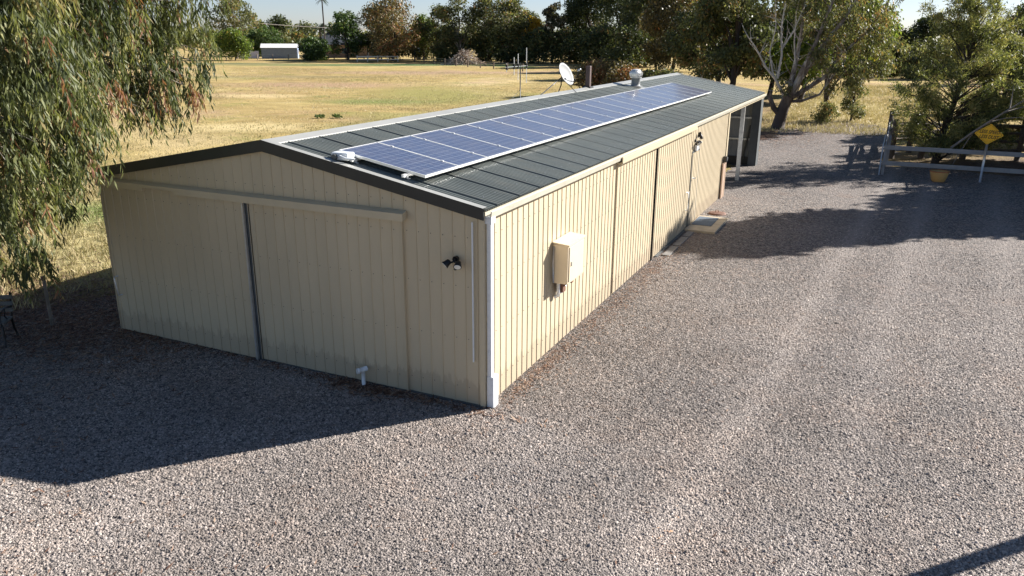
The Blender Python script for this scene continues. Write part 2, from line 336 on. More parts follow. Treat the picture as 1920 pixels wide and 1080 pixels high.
M['stone'] = stone_mat()

# ---------------------------------------------------------------- mesh helpers
def origin_of(o):
    v = Vector((0, 0, 0))
    while o is not None:
        v += o.location; o = o.parent
    return v
def finish(name, me, mat, parent=None, smooth=False):
    ob = bpy.data.objects.new(name, me); COL.objects.link(ob)
    me.materials.append(mat if not isinstance(mat, str) else M[mat])
    if parent is not None: ob.parent = parent
    if smooth: me.shade_smooth()
    return ob
def tag(o, label=None, cat=None, group=None, kind=None):
    if label: o['label'] = label
    if cat: o['category'] = cat
    if group: o['group'] = group
    if kind: o['kind'] = kind
    return o
def thing(name, loc, label, cat, group=None, rot=None):
    o = bpy.data.objects.new(name, None); COL.objects.link(o); o.location = loc
    if rot is not None: o.rotation_euler = rot
    o.empty_display_size = 0.2
    return tag(o, label, cat, group)
def copy_tree(o, parent=None):
    c = o.copy(); COL.objects.link(c); c.parent = parent
    for ch in list(o.children): copy_tree(ch, c)
    return c

class MB:
    def __init__(s): s.v = []; s.f = []
    def add(s, vs, fs):
        n = len(s.v); s.v += [tuple(v) for v in vs]; s.f += [tuple(i + n for i in f) for f in fs]; return s
    def box(s, x0, x1, y0, y1, z0, z1):
        return s.add([(x0, y0, z0), (x1, y0, z0), (x1, y1, z0), (x0, y1, z0), (x0, y0, z1), (x1, y0, z1), (x1, y1, z1), (x0, y1, z1)],
                     [(0, 3, 2, 1), (4, 5, 6, 7), (0, 1, 5, 4), (1, 2, 6, 5), (2, 3, 7, 6), (3, 0, 4, 7)])
    def bbox(s, x0, x1, y0, y1, z0, z1, b=0.01):
        """box with chamfered vertical and horizontal edges"""
        import bmesh
        bm = bmesh.new(); bmesh.ops.create_cube(bm, size=1.0)
        for v in bm.verts: v.co = Vector(((x0 + x1) / 2 + v.co.x * (x1 - x0), (y0 + y1) / 2 + v.co.y * (y1 - y0), (z0 + z1) / 2 + v.co.z * (z1 - z0)))
        bmesh.ops.bevel(bm, geom=bm.edges[:], offset=b, segments=2, affect='EDGES', profile=0.5)
        bm.verts.index_update(); s.add([v.co[:] for v in bm.verts], [[v.index for v in f.verts] for f in bm.faces]); bm.free(); return s
    def prism(s, poly, axis, a0, a1):
        """poly: 2D outline; extruded along axis ('x','y','z')"""
        n = len(poly)
        def P(p, a):
            return {'x': (a, p[0], p[1]), 'y': (p[0], a, p[1]), 'z': (p[0], p[1], a)}[axis]
        vs = [P(p, a0) for p in poly] + [P(p, a1) for p in poly]
        fs = [tuple(range(n))[::-1], tuple(range(n, 2 * n))] + [(i, (i + 1) % n, n + (i + 1) % n, n + i) for i in range(n)]
        return s.add(vs, fs)
    def tube(s, pts, rad, n=8, cap=True):
        pts = [Vector(p) for p in pts]
        if not isinstance(rad, (list, tuple)): rad = [rad] * len(pts)
        vs = []; fs = []; ref = None
        for i, p in enumerate(pts):
            d = (pts[min(i + 1, len(pts) - 1)] - pts[max(i - 1, 0)]).normalized()
            if ref is None: ref = Vector((0, 0, 1)) if abs(d.z) < 0.9 else Vector((1, 0, 0))
            a = d.cross(ref).normalized(); b = d.cross(a).normalized(); ref = -b.cross(d).cross(d) if False else ref
            for k in range(n):
                t = 2 * math.pi * k / n; vs.append(p + (a * math.cos(t) + b * math.sin(t)) * rad[i])
        for i in range(len(pts) - 1):
            for k in range(n):
                fs.append((i * n + k, i * n + (k + 1) % n, (i + 1) * n + (k + 1) % n, (i + 1) * n + k))
        if cap: fs.append(tuple(range(n))); m = (len(pts) - 1) * n; fs.append(tuple(range(m, m + n))[::-1])
        return s.add(vs, fs)
    def lathe(s, prof, c, n=24, mat=None):
        """prof: [(r,z)], around z axis through c; optional 3x3/4x4 matrix"""
        vs = []; fs = []
        for r_, z_ in prof:
            for k in range(n):
                t = 2 * math.pi * k / n; p = Vector((r_ * math.cos(t), r_ * math.sin(t), z_))
                if mat is not None: p = mat @ p
                vs.append(p + Vector(c))
        for i in range(len(prof) - 1):
            for k in range(n): fs.append((i * n + k, i * n + (k + 1) % n, (i + 1) * n + (k + 1) % n, (i + 1) * n + k))
        return s.add(vs, fs)
    def beam(s, a, b, w, h, up=(0, 0, 1)):
        a = Vector(a); b = Vector(b); d = (b - a).normalized(); up = Vector(up)
        if abs(d.dot(up)) > 0.95: up = Vector((0, 1, 0))
        x = d.cross(up).normalized() * w / 2; y = x.cross(d).normalized() * h / 2
        vs = [a - x - y, a + x - y, a + x + y, a - x + y, b - x - y, b + x - y, b + x + y, b - x + y]
        return s.add(vs, [(0, 1, 2, 3), (7, 6, 5, 4), (0, 4, 5, 1), (1, 5, 6, 2), (2, 6, 7, 3), (3, 7, 4, 0)])
    def sheet(s, path, e0, e1):
        """ribbon: path list of points offset by vectors e0 -> e1 (each may be a function)"""
        n = len(path); vs = []
        for p in path: vs.append(e0(p))
        for p in path: vs.append(e1(p))
        return s.add(vs, [(i, i + 1, n + i + 1, n + i) for i in range(n - 1)])
    def build(s, name, mat, parent=None, smooth=False, local=False):
        o = Vector((0, 0, 0)) if (parent is None or local) else origin_of(parent)
        me = bpy.data.meshes.new(name)
        me.from_pydata([(v[0] - o.x, v[1] - o.y, v[2] - o.z) for v in s.v], [], s.f)
        me.validate(); me.update()
        return finish(name, me, mat, parent, smooth)

def quads_mesh(name, V, tint, mat, parent=None, origin=(0, 0, 0)):
    """V: (N,4,3) array of quads; tint: (N,) per-face value"""
    N = len(V); me = bpy.data.meshes.new(name)
    V = (V - np.array(origin)).astype(np.float32)
    me.vertices.add(N * 4); me.vertices.foreach_set('co', V.reshape(-1))
    me.loops.add(N * 4); me.loops.foreach_set('vertex_index', np.arange(N * 4, dtype=np.int32))
    me.polygons.add(N); me.polygons.foreach_set('loop_start', np.arange(0, N * 4, 4, dtype=np.int32))
    at = me.attributes.new('tint', 'FLOAT', 'FACE'); at.data.foreach_set('value', np.clip(tint, 0, 1).astype(np.float32))
    me.update(calc_edges=True)
    return finish(name, me, mat, parent)

# ---------------------------------------------------------------- terrain
def ragged(pts, step, amp, seed):
    rnd = random.Random(seed); out = []
    for i in range(len(pts)):
        a = Vector(pts[i]); b = Vector(pts[(i + 1) % len(pts)]); n = max(1, int((b - a).length / step))
        nn = Vector((-(b - a).y, (b - a).x)).normalized()
        for k in range(n):
            o = (rnd.random() - 0.5) * amp + 0.6 * amp * math.sin(k * step * 0.9 + i)
            out.append(a.lerp(b, k / n) + nn * o)
    return out
g = MB(); S = 2600
g.add([(-S, -S, 0), (S, -S, 0), (S, S, 0), (-S, S, 0)], [(0, 1, 2, 3)])
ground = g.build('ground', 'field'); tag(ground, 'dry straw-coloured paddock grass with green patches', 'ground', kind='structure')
outl = ragged([(-9.3, 1.3), (-14, -6), (-14, -16), (24, -16), (24, 34), (14, 27.6), (5.3, 27.8), (5.3, 38), (4.6, 46.0), (1.0, 47), (-.6, 41), (-1.0, 34), (-1.0, 26.2), (-1.4, 3), (-7.4, 3)], 0.35, 0.5, 4)
me = bpy.data.meshes.new('driveway'); me.from_pydata([(p.x, p.y, 0.004) for p in outl], [], [tuple(range(len(outl)))]); me.update()
gy = finish('driveway', me, 'gravel'); tag(gy, 'grey crushed stone gravel yard around the long shed', 'gravel', kind='structure')

# ---------------------------------------------------------------- the shed
W = 7.582; XR = -W / 2; HR = 3.71; SLP = 0.1828; YL = 26.06; YW = 18.18
def zr(x): return HR - SLP * abs(x - XR)
shed = thing('shed', (XR, 9, 0), 'long low cream corrugated steel shed with grey roof and two sliding doors', 'shed')

def rib_profile(a0, a1, pitch=0.2, rw=0.012, h=0.012, ph=0.1):
    """[(a, outward)] trapezoid ribs"""
    out = [(a0, 0.0)]; k = math.ceil((a0 - ph) / pitch)
    while True:
        c = ph + k * pitch; k += 1
        if c - rw < a0: continue
        if c + rw > a1: break
        out += [(c - rw * 0.7, 0), (c - rw * 0.35, h), (c + rw * 0.35, h), (c + rw * 0.7, 0)]
    out.append((a1, 0.0)); return out
def gable_sheet(mb, x0, x1, z0, ztop, y):
    p = rib_profile(x0, x1)
    # insert apex so that the top follows the roof
    if x0 < XR < x1:
        q = []
        for i in range(len(p) - 1):
            q.append(p[i])
            if p[i][0] < XR < p[i + 1][0]: q.append((XR, p[i][1]))
        q.append(p[-1]); p = q
    mb.sheet(p, lambda t: (t[0], y - t[1], z0), lambda t: (t[0], y - t[1], ztop(t[0])))
def side_sheet(mb, y0, y1, z0, z1, x, ph=0.13):
    p = rib_profile(y0, y1, ph=ph)
    mb.sheet(p, lambda t: (x + t[1], t[0], z0), lambda t: (x + t[1], t[0], z1))

rnd = random.Random(1)
mb = MB()
gable_sheet(mb, -W, 0, 0.0, lambda x: zr(x) - 0.03, 0.0)
mb.add([(-W, 0.03, 0), (0, 0.03, 0), (0, 0.03, zr(0) - 0.04), (XR, 0.03, HR - 0.04), (-W, 0.03, zr(0) - 0.04)], [(4, 3, 2, 1, 0)])
wallf = mb.build('gable_wall', 'cream', shed)
mb = MB(); side_sheet(mb, 0.0, YW, 0.0, 2.93, 0.0)
mb.box(-0.035, -0.03, 0.04, YW, 0, 2.95)
mb.build('side_wall', 'cream', shed)
mb = MB(); mb.box(-W - 0.02, -W, 0.0, YL, 0, 2.95); mb.build('rear_wall', 'cream', shed)
mb = MB(); p = rib_profile(-W, -0.02)
mb.sheet(p, lambda t: (t[0], YL - 0.30 - t[1], 0.32), lambda t: (t[0], YL - 0.30 - t[1], zr(t[0]) - 0.08))
mb.box(-W, 0, YL - 0.28, YL - 0.24, 0, 2.9)
mb.build('end_wall', 'inner_steel', shed)
mb = MB(); mb.box(-W, -0.05, YW - 0.04, YW, 0, 2.9); mb.build('partition_wall', 'inner_steel', shed)
mb = MB(); mb.box(-W + 0.2, -0.25, YL - 0.40, YL - 0.33, 0, 0.34); mb.build('kick_board', 'dark_steel', shed)
mb = MB()
for z in (1.05, 1.95, 2.6): mb.box(-W + 0.2, -0.25, YL - 0.42, YL - 0.36, z, z + 0.07)
mb.build('wall_girt', 'galv', shed)
mb = MB(); mb.beam((-0.55, YL - 0.5, 0.25), (-1.1 + 0.75, YL - 0.5, 1.7), 0.06, 0.08); mb.build('brace', 'dark_steel', shed)
mb = MB(); mb.box(-0.32, -0.01, YL - 0.62, YL - 0.50, 0, 2.85); mb.box(-0.02, 0.02, YL - 0.62, YL - 0.02, 0, 2.9); mb.build('end_column', 'grey_steel', shed)
mb = MB(); mb.box(-0.14, 0.0, 21.49, 21.6, 0, 2.9); mb.build('bay_post', 'galv', shed)
mb = MB(); mb.box(-0.03, 0.035, YW - 0.03, YW + 0.16, 0.0, 2.93); mb.build('corner_flashing', 'cream_trim', shed)
mb = MB(); mb.box(-0.06, 0.012, -0.024, 0.05, 0.0, 2.9); mb.build('corner_flashing', 'cream_trim', shed)
mb = MB(); mb.box(0.0, 0.03, YW + 0.16, YL, 2.80, 2.93); mb.build('bay_lintel', 'cream_trim', shed)

# roof : corrugated both slopes
def roof_slope(side):
    n = int(YL + 0.07) * 0 + 344; per = 6
    ys = np.linspace(-0.06, YL + 0.04, n * per + 1)
    ph = (ys + 0.06) / 0.076 * 2 * math.pi
    hz = 0.013 * np.cos(ph)
    lap = ((ys + 0.45) % 0.762) < 0.013
    hz = np.where(lap, hz + 0.004, hz)
    xe = 0.055 if side > 0 else -W - 0.055
    xs = [XR + 0.02 * side, xe]
    V = []
    for x in xs:
        for y, h in zip(ys, hz): V.append((x, y, zr(x) + h))
    N = len(ys); F = [(i, i + 1, N + i + 1, N + i) if side < 0 else (i, N + i, N + i + 1, i + 1) for i in range(N - 1)]
    # dark laps : narrow raised edge strips where one sheet overlaps the next
    return V, F
mb = MB()
for sd in (1, -1):
    V, F = roof_slope(sd); mb.add(V, F)
roof = mb.build('roof', 'roof', shed, smooth=True)
mb = MB()
y = 0.31
while y < YL - 0.2:
    x0, x1 = XR + 0.2, 0.056
    mb.add([(x0, y - .004, zr(x0) + 0.011), (x1, y - .004, zr(x1) + 0.011), (x1, y, zr(x1) + 0.0165), (x0, y, zr(x0) + 0.0165), (x0, y + 0.015, zr(x0) + 0.0165), (x1, y + 0.015, zr(x1) + 0.0165)], [(0, 1, 2, 3), (3, 2, 5, 4)])
    y += 0.762
mb.build('sheet_lap', 'dark_steel', roof)
# screws
mb = MB()
for xs_ in (-0.25, -1.0, -2.7, -3.35):
    y = 0.1
    while y < 26:
        mb.add([(xs_ + dx, y + dy, zr(xs_) + 0.013 + dz) for dx, dy, dz in ((-.012, 0, 0), (0, -.012, 0), (.012, 0, 0), (0, .012, 0), (0, 0, .008))], [(0, 1, 4), (1, 2, 4), (2, 3, 4), (3, 0, 4)])
        y += 0.38
tag(mb.build('roof_screw', 'galv', roof), kind='stuff')
mb = MB()
zc = 0.022
mb.add([(XR - 0.2, -0.07, zr(XR - 0.2) + zc), (XR, -0.07, HR + zc + 0.012), (XR + 0.2, -0.07, zr(XR + 0.2) + zc),
        (XR - 0.2, YL + 0.05, zr(XR - 0.2) + zc), (XR, YL + 0.05, HR + zc + 0.012), (XR + 0.2, YL + 0.05, zr(XR + 0.2) + zc)], [(0, 1, 4, 3), (1, 2, 5, 4)])
mb.sheet([(-0.07, 0), (YL + 0.05, 0)], lambda t: (XR + 0.2, t[0], zr(XR + 0.2) + zc), lambda t: (XR + 0.205, t[0], zr(XR + 0.205) + 0.004))
mb.build('ridge_cap', 'cap_steel', roof)
# barge boards (dark face, pale capping)
for sd in (1, -1):
    xe = 0.03 if sd > 0 else -W - 0.055
    mb = MB()
    mb.add([(XR, -0.075, HR + 0.03), (xe, -0.075, zr(xe) + 0.02), (xe, -0.075, zr(xe) - 0.145), (XR, -0.075, HR - 0.145),
            (XR, -0.045, HR + 0.03), (xe, -0.045, zr(xe) + 0.02), (xe, -0.045, zr(xe) - 0.145), (XR, -0.045, HR - 0.145)],
           [(0, 3, 2, 1) if sd > 0 else (0, 1, 2, 3), (1, 2, 6, 5), (3, 7, 6, 2), (4, 5, 6, 7)])
    bb = mb.build('barge_board', 'dark_steel', shed)
    mb = MB()
    mb.add([(XR, -0.078, HR + 0.036), (xe, -0.078, zr(xe) + 0.026), (xe, 0.045, zr(xe) + 0.026), (XR, 0.045, HR + 0.036),
            (XR, 0.045, HR + 0.0), (xe, 0.045, zr(xe) + 0.0)], [(0, 1, 2, 3), (3, 2, 5, 4)])
    mb.build('barge_cap', 'cap_steel', bb)
mb = MB()
mb.add([(XR, YL + 0.055, HR + 0.036), (0.05, YL + 0.055, zr(0.05) + 0.026), (0.05, YL - 0.06, zr(0.05) + 0.026), (XR, YL - 0.06, HR + 0.036), (-W, YL + .055, zr(-W) + .026), (-W, YL - .06, zr(-W) + .026)], [(0, 3, 2, 1), (0, 4, 5, 3)])
mb.build('barge_cap', 'cap_steel', shed)
# gutter : box section with an open top and a rolled lip
mb = MB()
gp = [(0.0, 2.965), (0.0, 2.885), (0.10, 2.885), (0.115, 2.975), (0.105, 2.985), (0.098, 2.975), (0.088, 2.897), (0.012, 2.897), (0.012, 2.965)]
mb.prism([(a + 0.002, b) for a, b in gp], 'y', 0.02, YL + 0.02)
gut = mb.build('gutter', 'gutter', shed)
# downpipe
mb = MB(); mb.bbox(0.024, 0.095, 0.03, 0.13, 0.0, 2.87, 0.01); mb.bbox(0.0, 0.11, 0.015, 0.15, 2.80, 2.90, 0.008)
dp = mb.build('downpipe', 'white_pipe', shed)
mb = MB(); mb.bbox(0.022, 0.135, 0.02, 0.19, 0.0, 0.5, 0.012); mb.build('pipe_shoe', 'white_pipe', dp)
mb = MB(); mb.bbox(-0.17, -0.15, -0.05, -0.026, 0.72, 2.82, 0.004); mb.build('conduit', 'white_pipe', shed)

# front sliding doors
def sd_front(x0, x1, y, z0, z1):
    mb = MB(); gable_sheet(mb, x0, x1, z0, lambda x: z1, y)
    mb.box(x0 - 0.012, x0, y - 0.02, y + 0.035, z0, z1); mb.box(x1, x1 + 0.012, y - 0.02, y + 0.035, z0, z1)
    mb.box(x0, x1, y + 0.004, y + 0.034, z0, z0 + 0.05); mb.box(x0, x1, y + 0.006, y + 0.03, z0, z1)
    return mb.build('sliding_door', 'cream', shed)
d1 = sd_front(-7.57, -4.30, -0.06, 0.03, 2.77)
d2 = sd_front(-4.20, -1.32, -0.036, 0.03, 2.77)
mb = MB(); mb.box(-4.30, -4.20, -0.055, -0.03, 0.0, 2.78); mb.build('door_jamb', 'grey_steel', shed)
mb = MB(); mb.box(-4.287, -4.255, -0.115, -0.07, 0.03, 2.76); mb.build('door_edge', 'galv', d1)
mb = MB(); mb.tube([(-7.44, -0.08, 1.08), (-7.44, -0.16, 1.08), (-7.44, -0.165, 1.04), (-7.40, -0.165, 0.77), (-7.40, -0.16, 0.73), (-7.40, -0.08, 0.73)], 0.014, 8)
mb.build('handle', 'galv', d1, smooth=True)
mb = MB()
hood = lambda zb: [(-0.02, 2.875), (-0.135, 2.845), (-0.135, zb), (-0.125, zb), (-0.02, zb + 0.02)]
for a, b, zb in ((-7.60, -6.45, 2.735), (-6.45, -5.72, 2.79), (-5.72, -1.24, 2.735)):
    mb.prism([(p[0], p[1]) for p in hood(zb)], 'x', a, b)
mb.build('door_track', 'cream_trim', shed)
mb = MB(); mb.box(-W, 0.0, -0.045, 0.02, 0.0, 0.028); mb.build('ground_rail', 'grey_steel', shed)

# side sliding doors
def sd_side(y0, y1, x, z0, z1):
    mb = MB(); side_sheet(mb, y0, y1, z0, z1, x)
    mb.box(x - 0.03, x + 0.004, y0 - 0.012, y0, z0, z1); mb.box(x - 0.03, x + 0.004, y1, y1 + 0.012, z0, z1); mb.box(x - 0.03, x - 0.006, y0, y1, z0, z1)
    return mb.build('sliding_door', 'cream', shed)
s1 = sd_side(5.95, 8.85, 0.034, 0.04, 2.79)
s2 = sd_side(9.08, 12.68, 0.034, 0.04, 2.79)
mb = MB(); mb.box(0.004, 0.036, 8.862, 9.068, 0, 2.80); mb.build('door_gap', 'void', shed)  # solid black strip standing in for the shade inside the gap
mb = MB(); mb.bbox(0.122, 0.15, 5.89, 12.70, 2.825, 2.955, 0.006); mb.box(0.02, 0.12, 5.92, 12.68, 2.80, 2.84); mb.build('door_track', 'cream_trim', shed)
mb = MB(); mb.tube([(0.06, 12.3, 1.12), (0.12, 12.3, 1.12), (0.125, 12.3, 1.06), (0.125, 12.3, 0.68), (0.12, 12.3, 0.62), (0.06, 12.3, 0.62)], 0.014, 8); mb.tube([(0.06, 12.42, 1.12), (0.12, 12.42, 1.12)], 0.012, 6)
mb.build('handle', 'alu', s2, smooth=True)
mb = MB(); mb.box(0.024, 0.10, 9.3, 12.5, 0.0, 0.03); mb.build('ground_rail', 'grey_steel', shed)
# personal door
mb = MB(); side_sheet(mb, 12.88, 13.72, 0.05, 2.12, 0.035)
pd = mb.build('door', 'cream', shed)
mb = MB(); mb.box(0.024, 0.034, 12.82, 12.86, 0.03, 2.16); mb.box(0.024, 0.034, 13.74, 13.78, 0.03, 2.16); mb.box(0.024, 0.034, 12.82, 13.78, 2.14, 2.18); mb.build('door_frame', 'grey_steel', shed)
mb = MB(); mb.tube([(0.05, 12.97, 1.42), (0.11, 12.97, 1.42), (0.115, 13.09, 1.42)], 0.013, 8); mb.build('handle', 'galv', pd, smooth=True)
# weathered panel at the end of the wall
mb = MB(); mb.box(0.036, 0.075, 17.55, 18.1, 0.0, 1.2); mb.box(0.075, 0.083, 17.62, 17.68, 0, 1.2); mb.box(0.075, 0.083, 17.95, 18.0, 0, 1.2); mb.build('weathered_panel', 'peel', shed)

# PVC stub pipe
t = thing('vent_pipe', (-2.06, -0.16, 0), 'short white plastic pipe with tee cap standing at the foot of the gable wall', 'pipe')
mb = MB(); mb.tube([(-2.06, -0.16, 0), (-2.06, -0.16, 0.27)], 0.03, 12); mb.build('pipe', 'white_pipe', t, True)
mb = MB(); mb.tube([(-2.10, -0.235, 0.28), (-2.03, -0.10, 0.29)], 0.04, 12); mb.tube([(-2.115, -0.25, 0.28), (-2.09, -0.22, 0.281)], 0.046, 12); mb.build('tee', 'white_pipe', t, True)

# cladding screws in rows, and dribbled earth at the wall foot
mb = MB()
for z in (0.28, 1.05, 1.85, 2.58, 3.02):
    k = 0
    while True:
        x = -0.1 - 0.2 * k; k += 1
        if x < -W + .1: break
        if z > zr(x) - .2: continue
        y = -0.065 if (x < -4.32 and z < 2.7) else (-0.042 if (-4.18 < x < -1.35 and z < 2.7) else -0.005)
        for dx0 in (.045,):
            c = x + dx0; mb.add([(c - .009, y, z), (c, y, z - .009), (c + .009, y, z), (c, y, z + .009), (c, y - .008, z)], [(0, 1, 4), (1, 2, 4), (2, 3, 4), (3, 0, 4)])
for z in (0.3, 1.1, 1.9, 2.6):
    for k in range(38):
        y = 0.13 + .2 * k + .05; x = .038 if (5.95 < y < 12.68 and not 8.85 < y < 9.08) else .003
        if 2.4 < y < 3.4 and 1.2 < z < 2: continue
        mb.add([(x, y - .009, z), (x, y, z - .009), (x, y + .009, z), (x, y, z + .009), (x + .008, y, z)], [(0, 1, 4), (1, 2, 4), (2, 3, 4), (3, 0, 4)])
tag(mb.build('cladding_screw', 'grey_steel', shed), kind='stuff')

# flood light on gable
def floodlight(loc, facing, label):
    t = thing('flood_light', loc, label, 'flood light')
    x, y, z = loc; f = Vector(facing); s = Vector((f.y * -1, f.x, 0))
    P = lambda a, b, c: Vector(loc) + s * a + f * b + Vector((0, 0, c))
    mb = MB(); mb.tube([P(0, 0.0, 0), P(0, 0.05, 0)], 0.045, 14); mb.build('base', 'black', t, True)
    mb = MB(); mb.tube([P(0, 0.05, 0), P(0, 0.09, -0.02), P(-0.05, 0.10, -0.04)], 0.014, 8); mb.tube([P(0, 0.09, -0.02), P(0.06, 0.10, -0.03)], 0.014, 8); mb.build('arm', 'black', t, True)
    for k, (a, dirv) in enumerate(((-0.085, Vector((-0.55, 0.6, -0.6))), (0.085, Vector((0.25, 0.75, -0.6))))):
        d = (s * dirv.x + f * dirv.y + Vector((0, 0, dirv.z))).normalized(); c = P(a, 0.12, -0.04)
        mb = MB(); mb.tube([c - d * 0.05, c - d * 0.035, c + d * 0.02, c + d * 0.05, c + d * 0.054], [0.015, 0.04, 0.05, 0.06, 0.057], 16)
        h = mb.build('lamp_head', 'black', t, True)
        mb = MB(); mb.tube([c + d * 0.052, c + d * 0.058], [0.051, 0.047], 16); mb.build('lens', 'lens', h)
    mb = MB(); mb.tube([P(0.03, 0.02, -0.09), P(0.03, 0.08, -0.10), P(0.03, 0.11, -0.13)], [0.03, 0.03, 0.02], 10); mb.build('sensor', 'black', t, True)
    return t
floodlight((-0.42, -0.028, 2.26), (0, -1, 0), 'black twin-head flood light high on the shaded gable wall near the corner')
floodlight((0.03, 12.98, 2.48), (1, 0, 0), 'dark twin-head flood light above the side door, left of the wall camera')
t = thing('security_camera', (0.03, 13.42, 2.56), 'small dark security camera on the sunlit wall above the side door', 'camera')
mb = MB(); mb.tube([(0.022, 13.42, 2.56), (0.05, 13.42, 2.56)], 0.05, 12); mb.tube([(0.05, 13.42, 2.56), (0.1, 13.42, 2.55)], 0.02, 8); mb.build('base', 'black', t, True)
mb = MB(); mb.tube([(0.06, 13.42, 2.66), (0.15, 13.36, 2.50)], 0.045, 12); mb.build('body', 'black', t, True)
t = thing('junction_box', (0.03, 13.2, 2.28), 'white junction box with looped cable beside the side door lights', 'junction box')
mb = MB(); mb.bbox(0.022, 0.09, 13.1, 13.3, 2.18, 2.38, 0.01); mb.build('box', 'white_pipe', t)
mb = MB(); mb.tube([(0.05, 13.3, 2.28), (0.08, 13.42, 2.2), (0.08, 13.5, 2.3), (0.05, 13.46, 2.45)], 0.009, 6); mb.build('cable', 'white_pipe', t)
t = thing('wall_socket', (0.08, 17.78, 1.2), 'black weatherproof socket on top of the peeling panel at the wall end', 'socket')
mb = MB(); mb.bbox(0.022, 0.14, 17.70, 17.86, 1.22, 1.42, 0.012); mb.build('box', 'black', t)
mb = MB(); mb.bbox(0.022, 0.12, 17.92, 18.08, 1.24, 1.36, 0.012); mb.build('cover', 'grey_steel', t)

# meter box
t = thing('meter_box', (0.15, 2.95, 1.2), 'cream electrical meter box projecting from the sunlit side wall', 'meter box')
mb = MB(); mb.bbox(0.022, 0.30, 2.52, 3.30, 1.24, 1.93, 0.012)
mb.add([(0.02, 2.50, 1.97), (0.33, 2.50, 1.94), (0.33, 3.32, 1.94), (0.02, 3.32, 1.97), (0.02, 2.50, 1.95), (0.33, 2.50, 1.92), (0.33, 3.32, 1.92), (0.02, 3.32, 1.95)],
       [(0, 1, 2, 3), (7, 6, 5, 4), (0, 4, 5, 1), (1, 5, 6, 2), (2, 6, 7, 3)])
mb.build('box', 'box_cream', t)
mb = MB(); mb.bbox(0.302, 0.318, 2.56, 3.26, 1.28, 1.89, 0.006); dr = mb.build('door', 'box_cream', t)
mb = MB(); mb.bbox(0.318, 0.335, 2.62, 2.65, 1.55, 1.63, 0.004); mb.build('latch', 'galv', dr)
mb = MB(); mb.tube([(0.10, 2.62, 1.25), (0.10, 2.62, 1.05), (0.08, 2.64, 0.98), (0.03, 2.66, 0.95)], 0.03, 10)
mb.tube([(0.12, 2.85, 1.25), (0.12, 2.85, 1.02), (0.05, 2.85, 0.97)], 0.022, 10); mb.build('conduit', 'white_pipe', t, True)
MB().bbox(0.05, 0.17, 2.66, 2.80, 1.04, 1.24, 0.01).build('gland_box', 'rust', t); MB().bbox(0.08, 0.2, 3.0, 3.1, 1.12, 1.24, 0.01).build('gland_box', 'rust', t)
MB().tube([(0.05, 2.50, 1.25), (0.05, 2.47, 1.6), (0.05, 2.49, 1.9)], 0.012, 6).build('cable', 'galv', t, True); mb = MB(); mb.tube([(0.18, 3.08, 1.15), (0.1, 3.2, 1.1), (0.04, 3.12, 1.02)], 0.012, 6); mb.build('cable', 'galv', t, True)

# ---------------------------------------------------------------- solar array
slope = math.atan(SLP)
AX0, AX1, AY0, PITCH = -1.087, -2.60, 0.275, 1.01
PL = (AX0 - AX1) / math.cos(slope)          # length down the slope
cx = (AX0 + AX1) / 2
def panel_root(i):
    y = AY0 + PITCH * (i + 0.5)
    return (cx, y, zr(cx) + 0.13)
half = PL / 2
pan = thing('solar_panel', panel_root(0), '', 'solar panel', 'solar panels in one row on the shed roof', (0, slope, 0))
mb = MB()
for a in ((-half, -half + 0.014, -0.497, 0.497), (half - 0.014, half, -0.497, 0.497), (-half + 0.014, half - 0.014, -0.497, -0.486), (-half + 0.014, half - 0.014, 0.486, 0.497)):
    mb.box(a[0], a[1], a[2], a[3], -0.035, 0.004)
mb.build('frame', 'alu', pan, local=True)
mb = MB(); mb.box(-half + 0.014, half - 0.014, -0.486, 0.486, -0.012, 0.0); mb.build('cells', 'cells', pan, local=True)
for xk in (-half + 0.3, half - 0.3):
    MB().box(xk - 0.02, xk + 0.02, 0.49, 0.52, 0.0045, 0.014).build('clamp', 'alu', pan, local=True)
ordn = ['second', 'third', 'fourth', 'fifth', 'sixth', 'seventh', 'eighth', 'ninth', 'tenth']
for i in range(20):
    o = pan if i == 0 else copy_tree(pan)
    o.location = panel_root(i)
    if i == 0: lb = 'blue solar panel nearest the camera, over the isolator at the gable end of the row'
    elif i == 19: lb = 'pale grey-looking solar panel at the far end of the roof row'
    elif i < 10: lb = 'blue solar panel, %s in the roof row counted from the gable end' % ordn[i - 1]
    else: lb = 'greyish solar panel, %s in the roof row counted from its far end' % ordn[18 - i]
    o['label'] = lb
ey = AY0 + PITCH * 20
for k, xx in enumerate((cx - 0.45, cx + 0.45)):
    t = thing('mounting_rail', (xx, AY0, zr(xx) + 0.05), ('aluminium rail under the upper half of the solar row' if k == 0 else 'aluminium rail under the lower half of the solar row'), 'rail', 'rails carrying the solar row')
    z = zr(xx)
    mb = MB(); mb.box(xx - 0.02, xx + 0.02, AY0 - 0.12, ey + 0.05, z + 0.045, z + 0.088); mb.build('rail', 'alu', t)
    y = AY0 - 0.04
    while y < ey:
        mb = MB(); mb.box(xx - 0.025, xx + 0.025, y, y + 0.04, z + 0.012, z + 0.045); mb.box(xx - 0.02, xx + 0.06, y, y + 0.04, z + 0.0115, z + 0.02)
        mb.build('bracket', 'alu', t); y += 1.52
t = thing('isolator', (AX1 + 0.12, 0.2, zr(AX1 + 0.12)), 'round-ended white rooftop isolator at the near upper corner of the solar row', 'isolator')
zi = zr(AX1 + 0.12)
mb = MB(); mb.bbox(AX1 + 0.0, AX1 + 0.30, 0.08, 0.27, zi + 0.03, zi + 0.145, 0.02); mb.build('housing', 'white_pipe', t)
mb = MB(); mb.tube([(AX1 + 0.08, 0.09, zi + 0.08), (AX1 + 0.08, 0.04, zi + 0.08)], 0.045, 14); mb.build('end_plug', 'grey_steel', t)
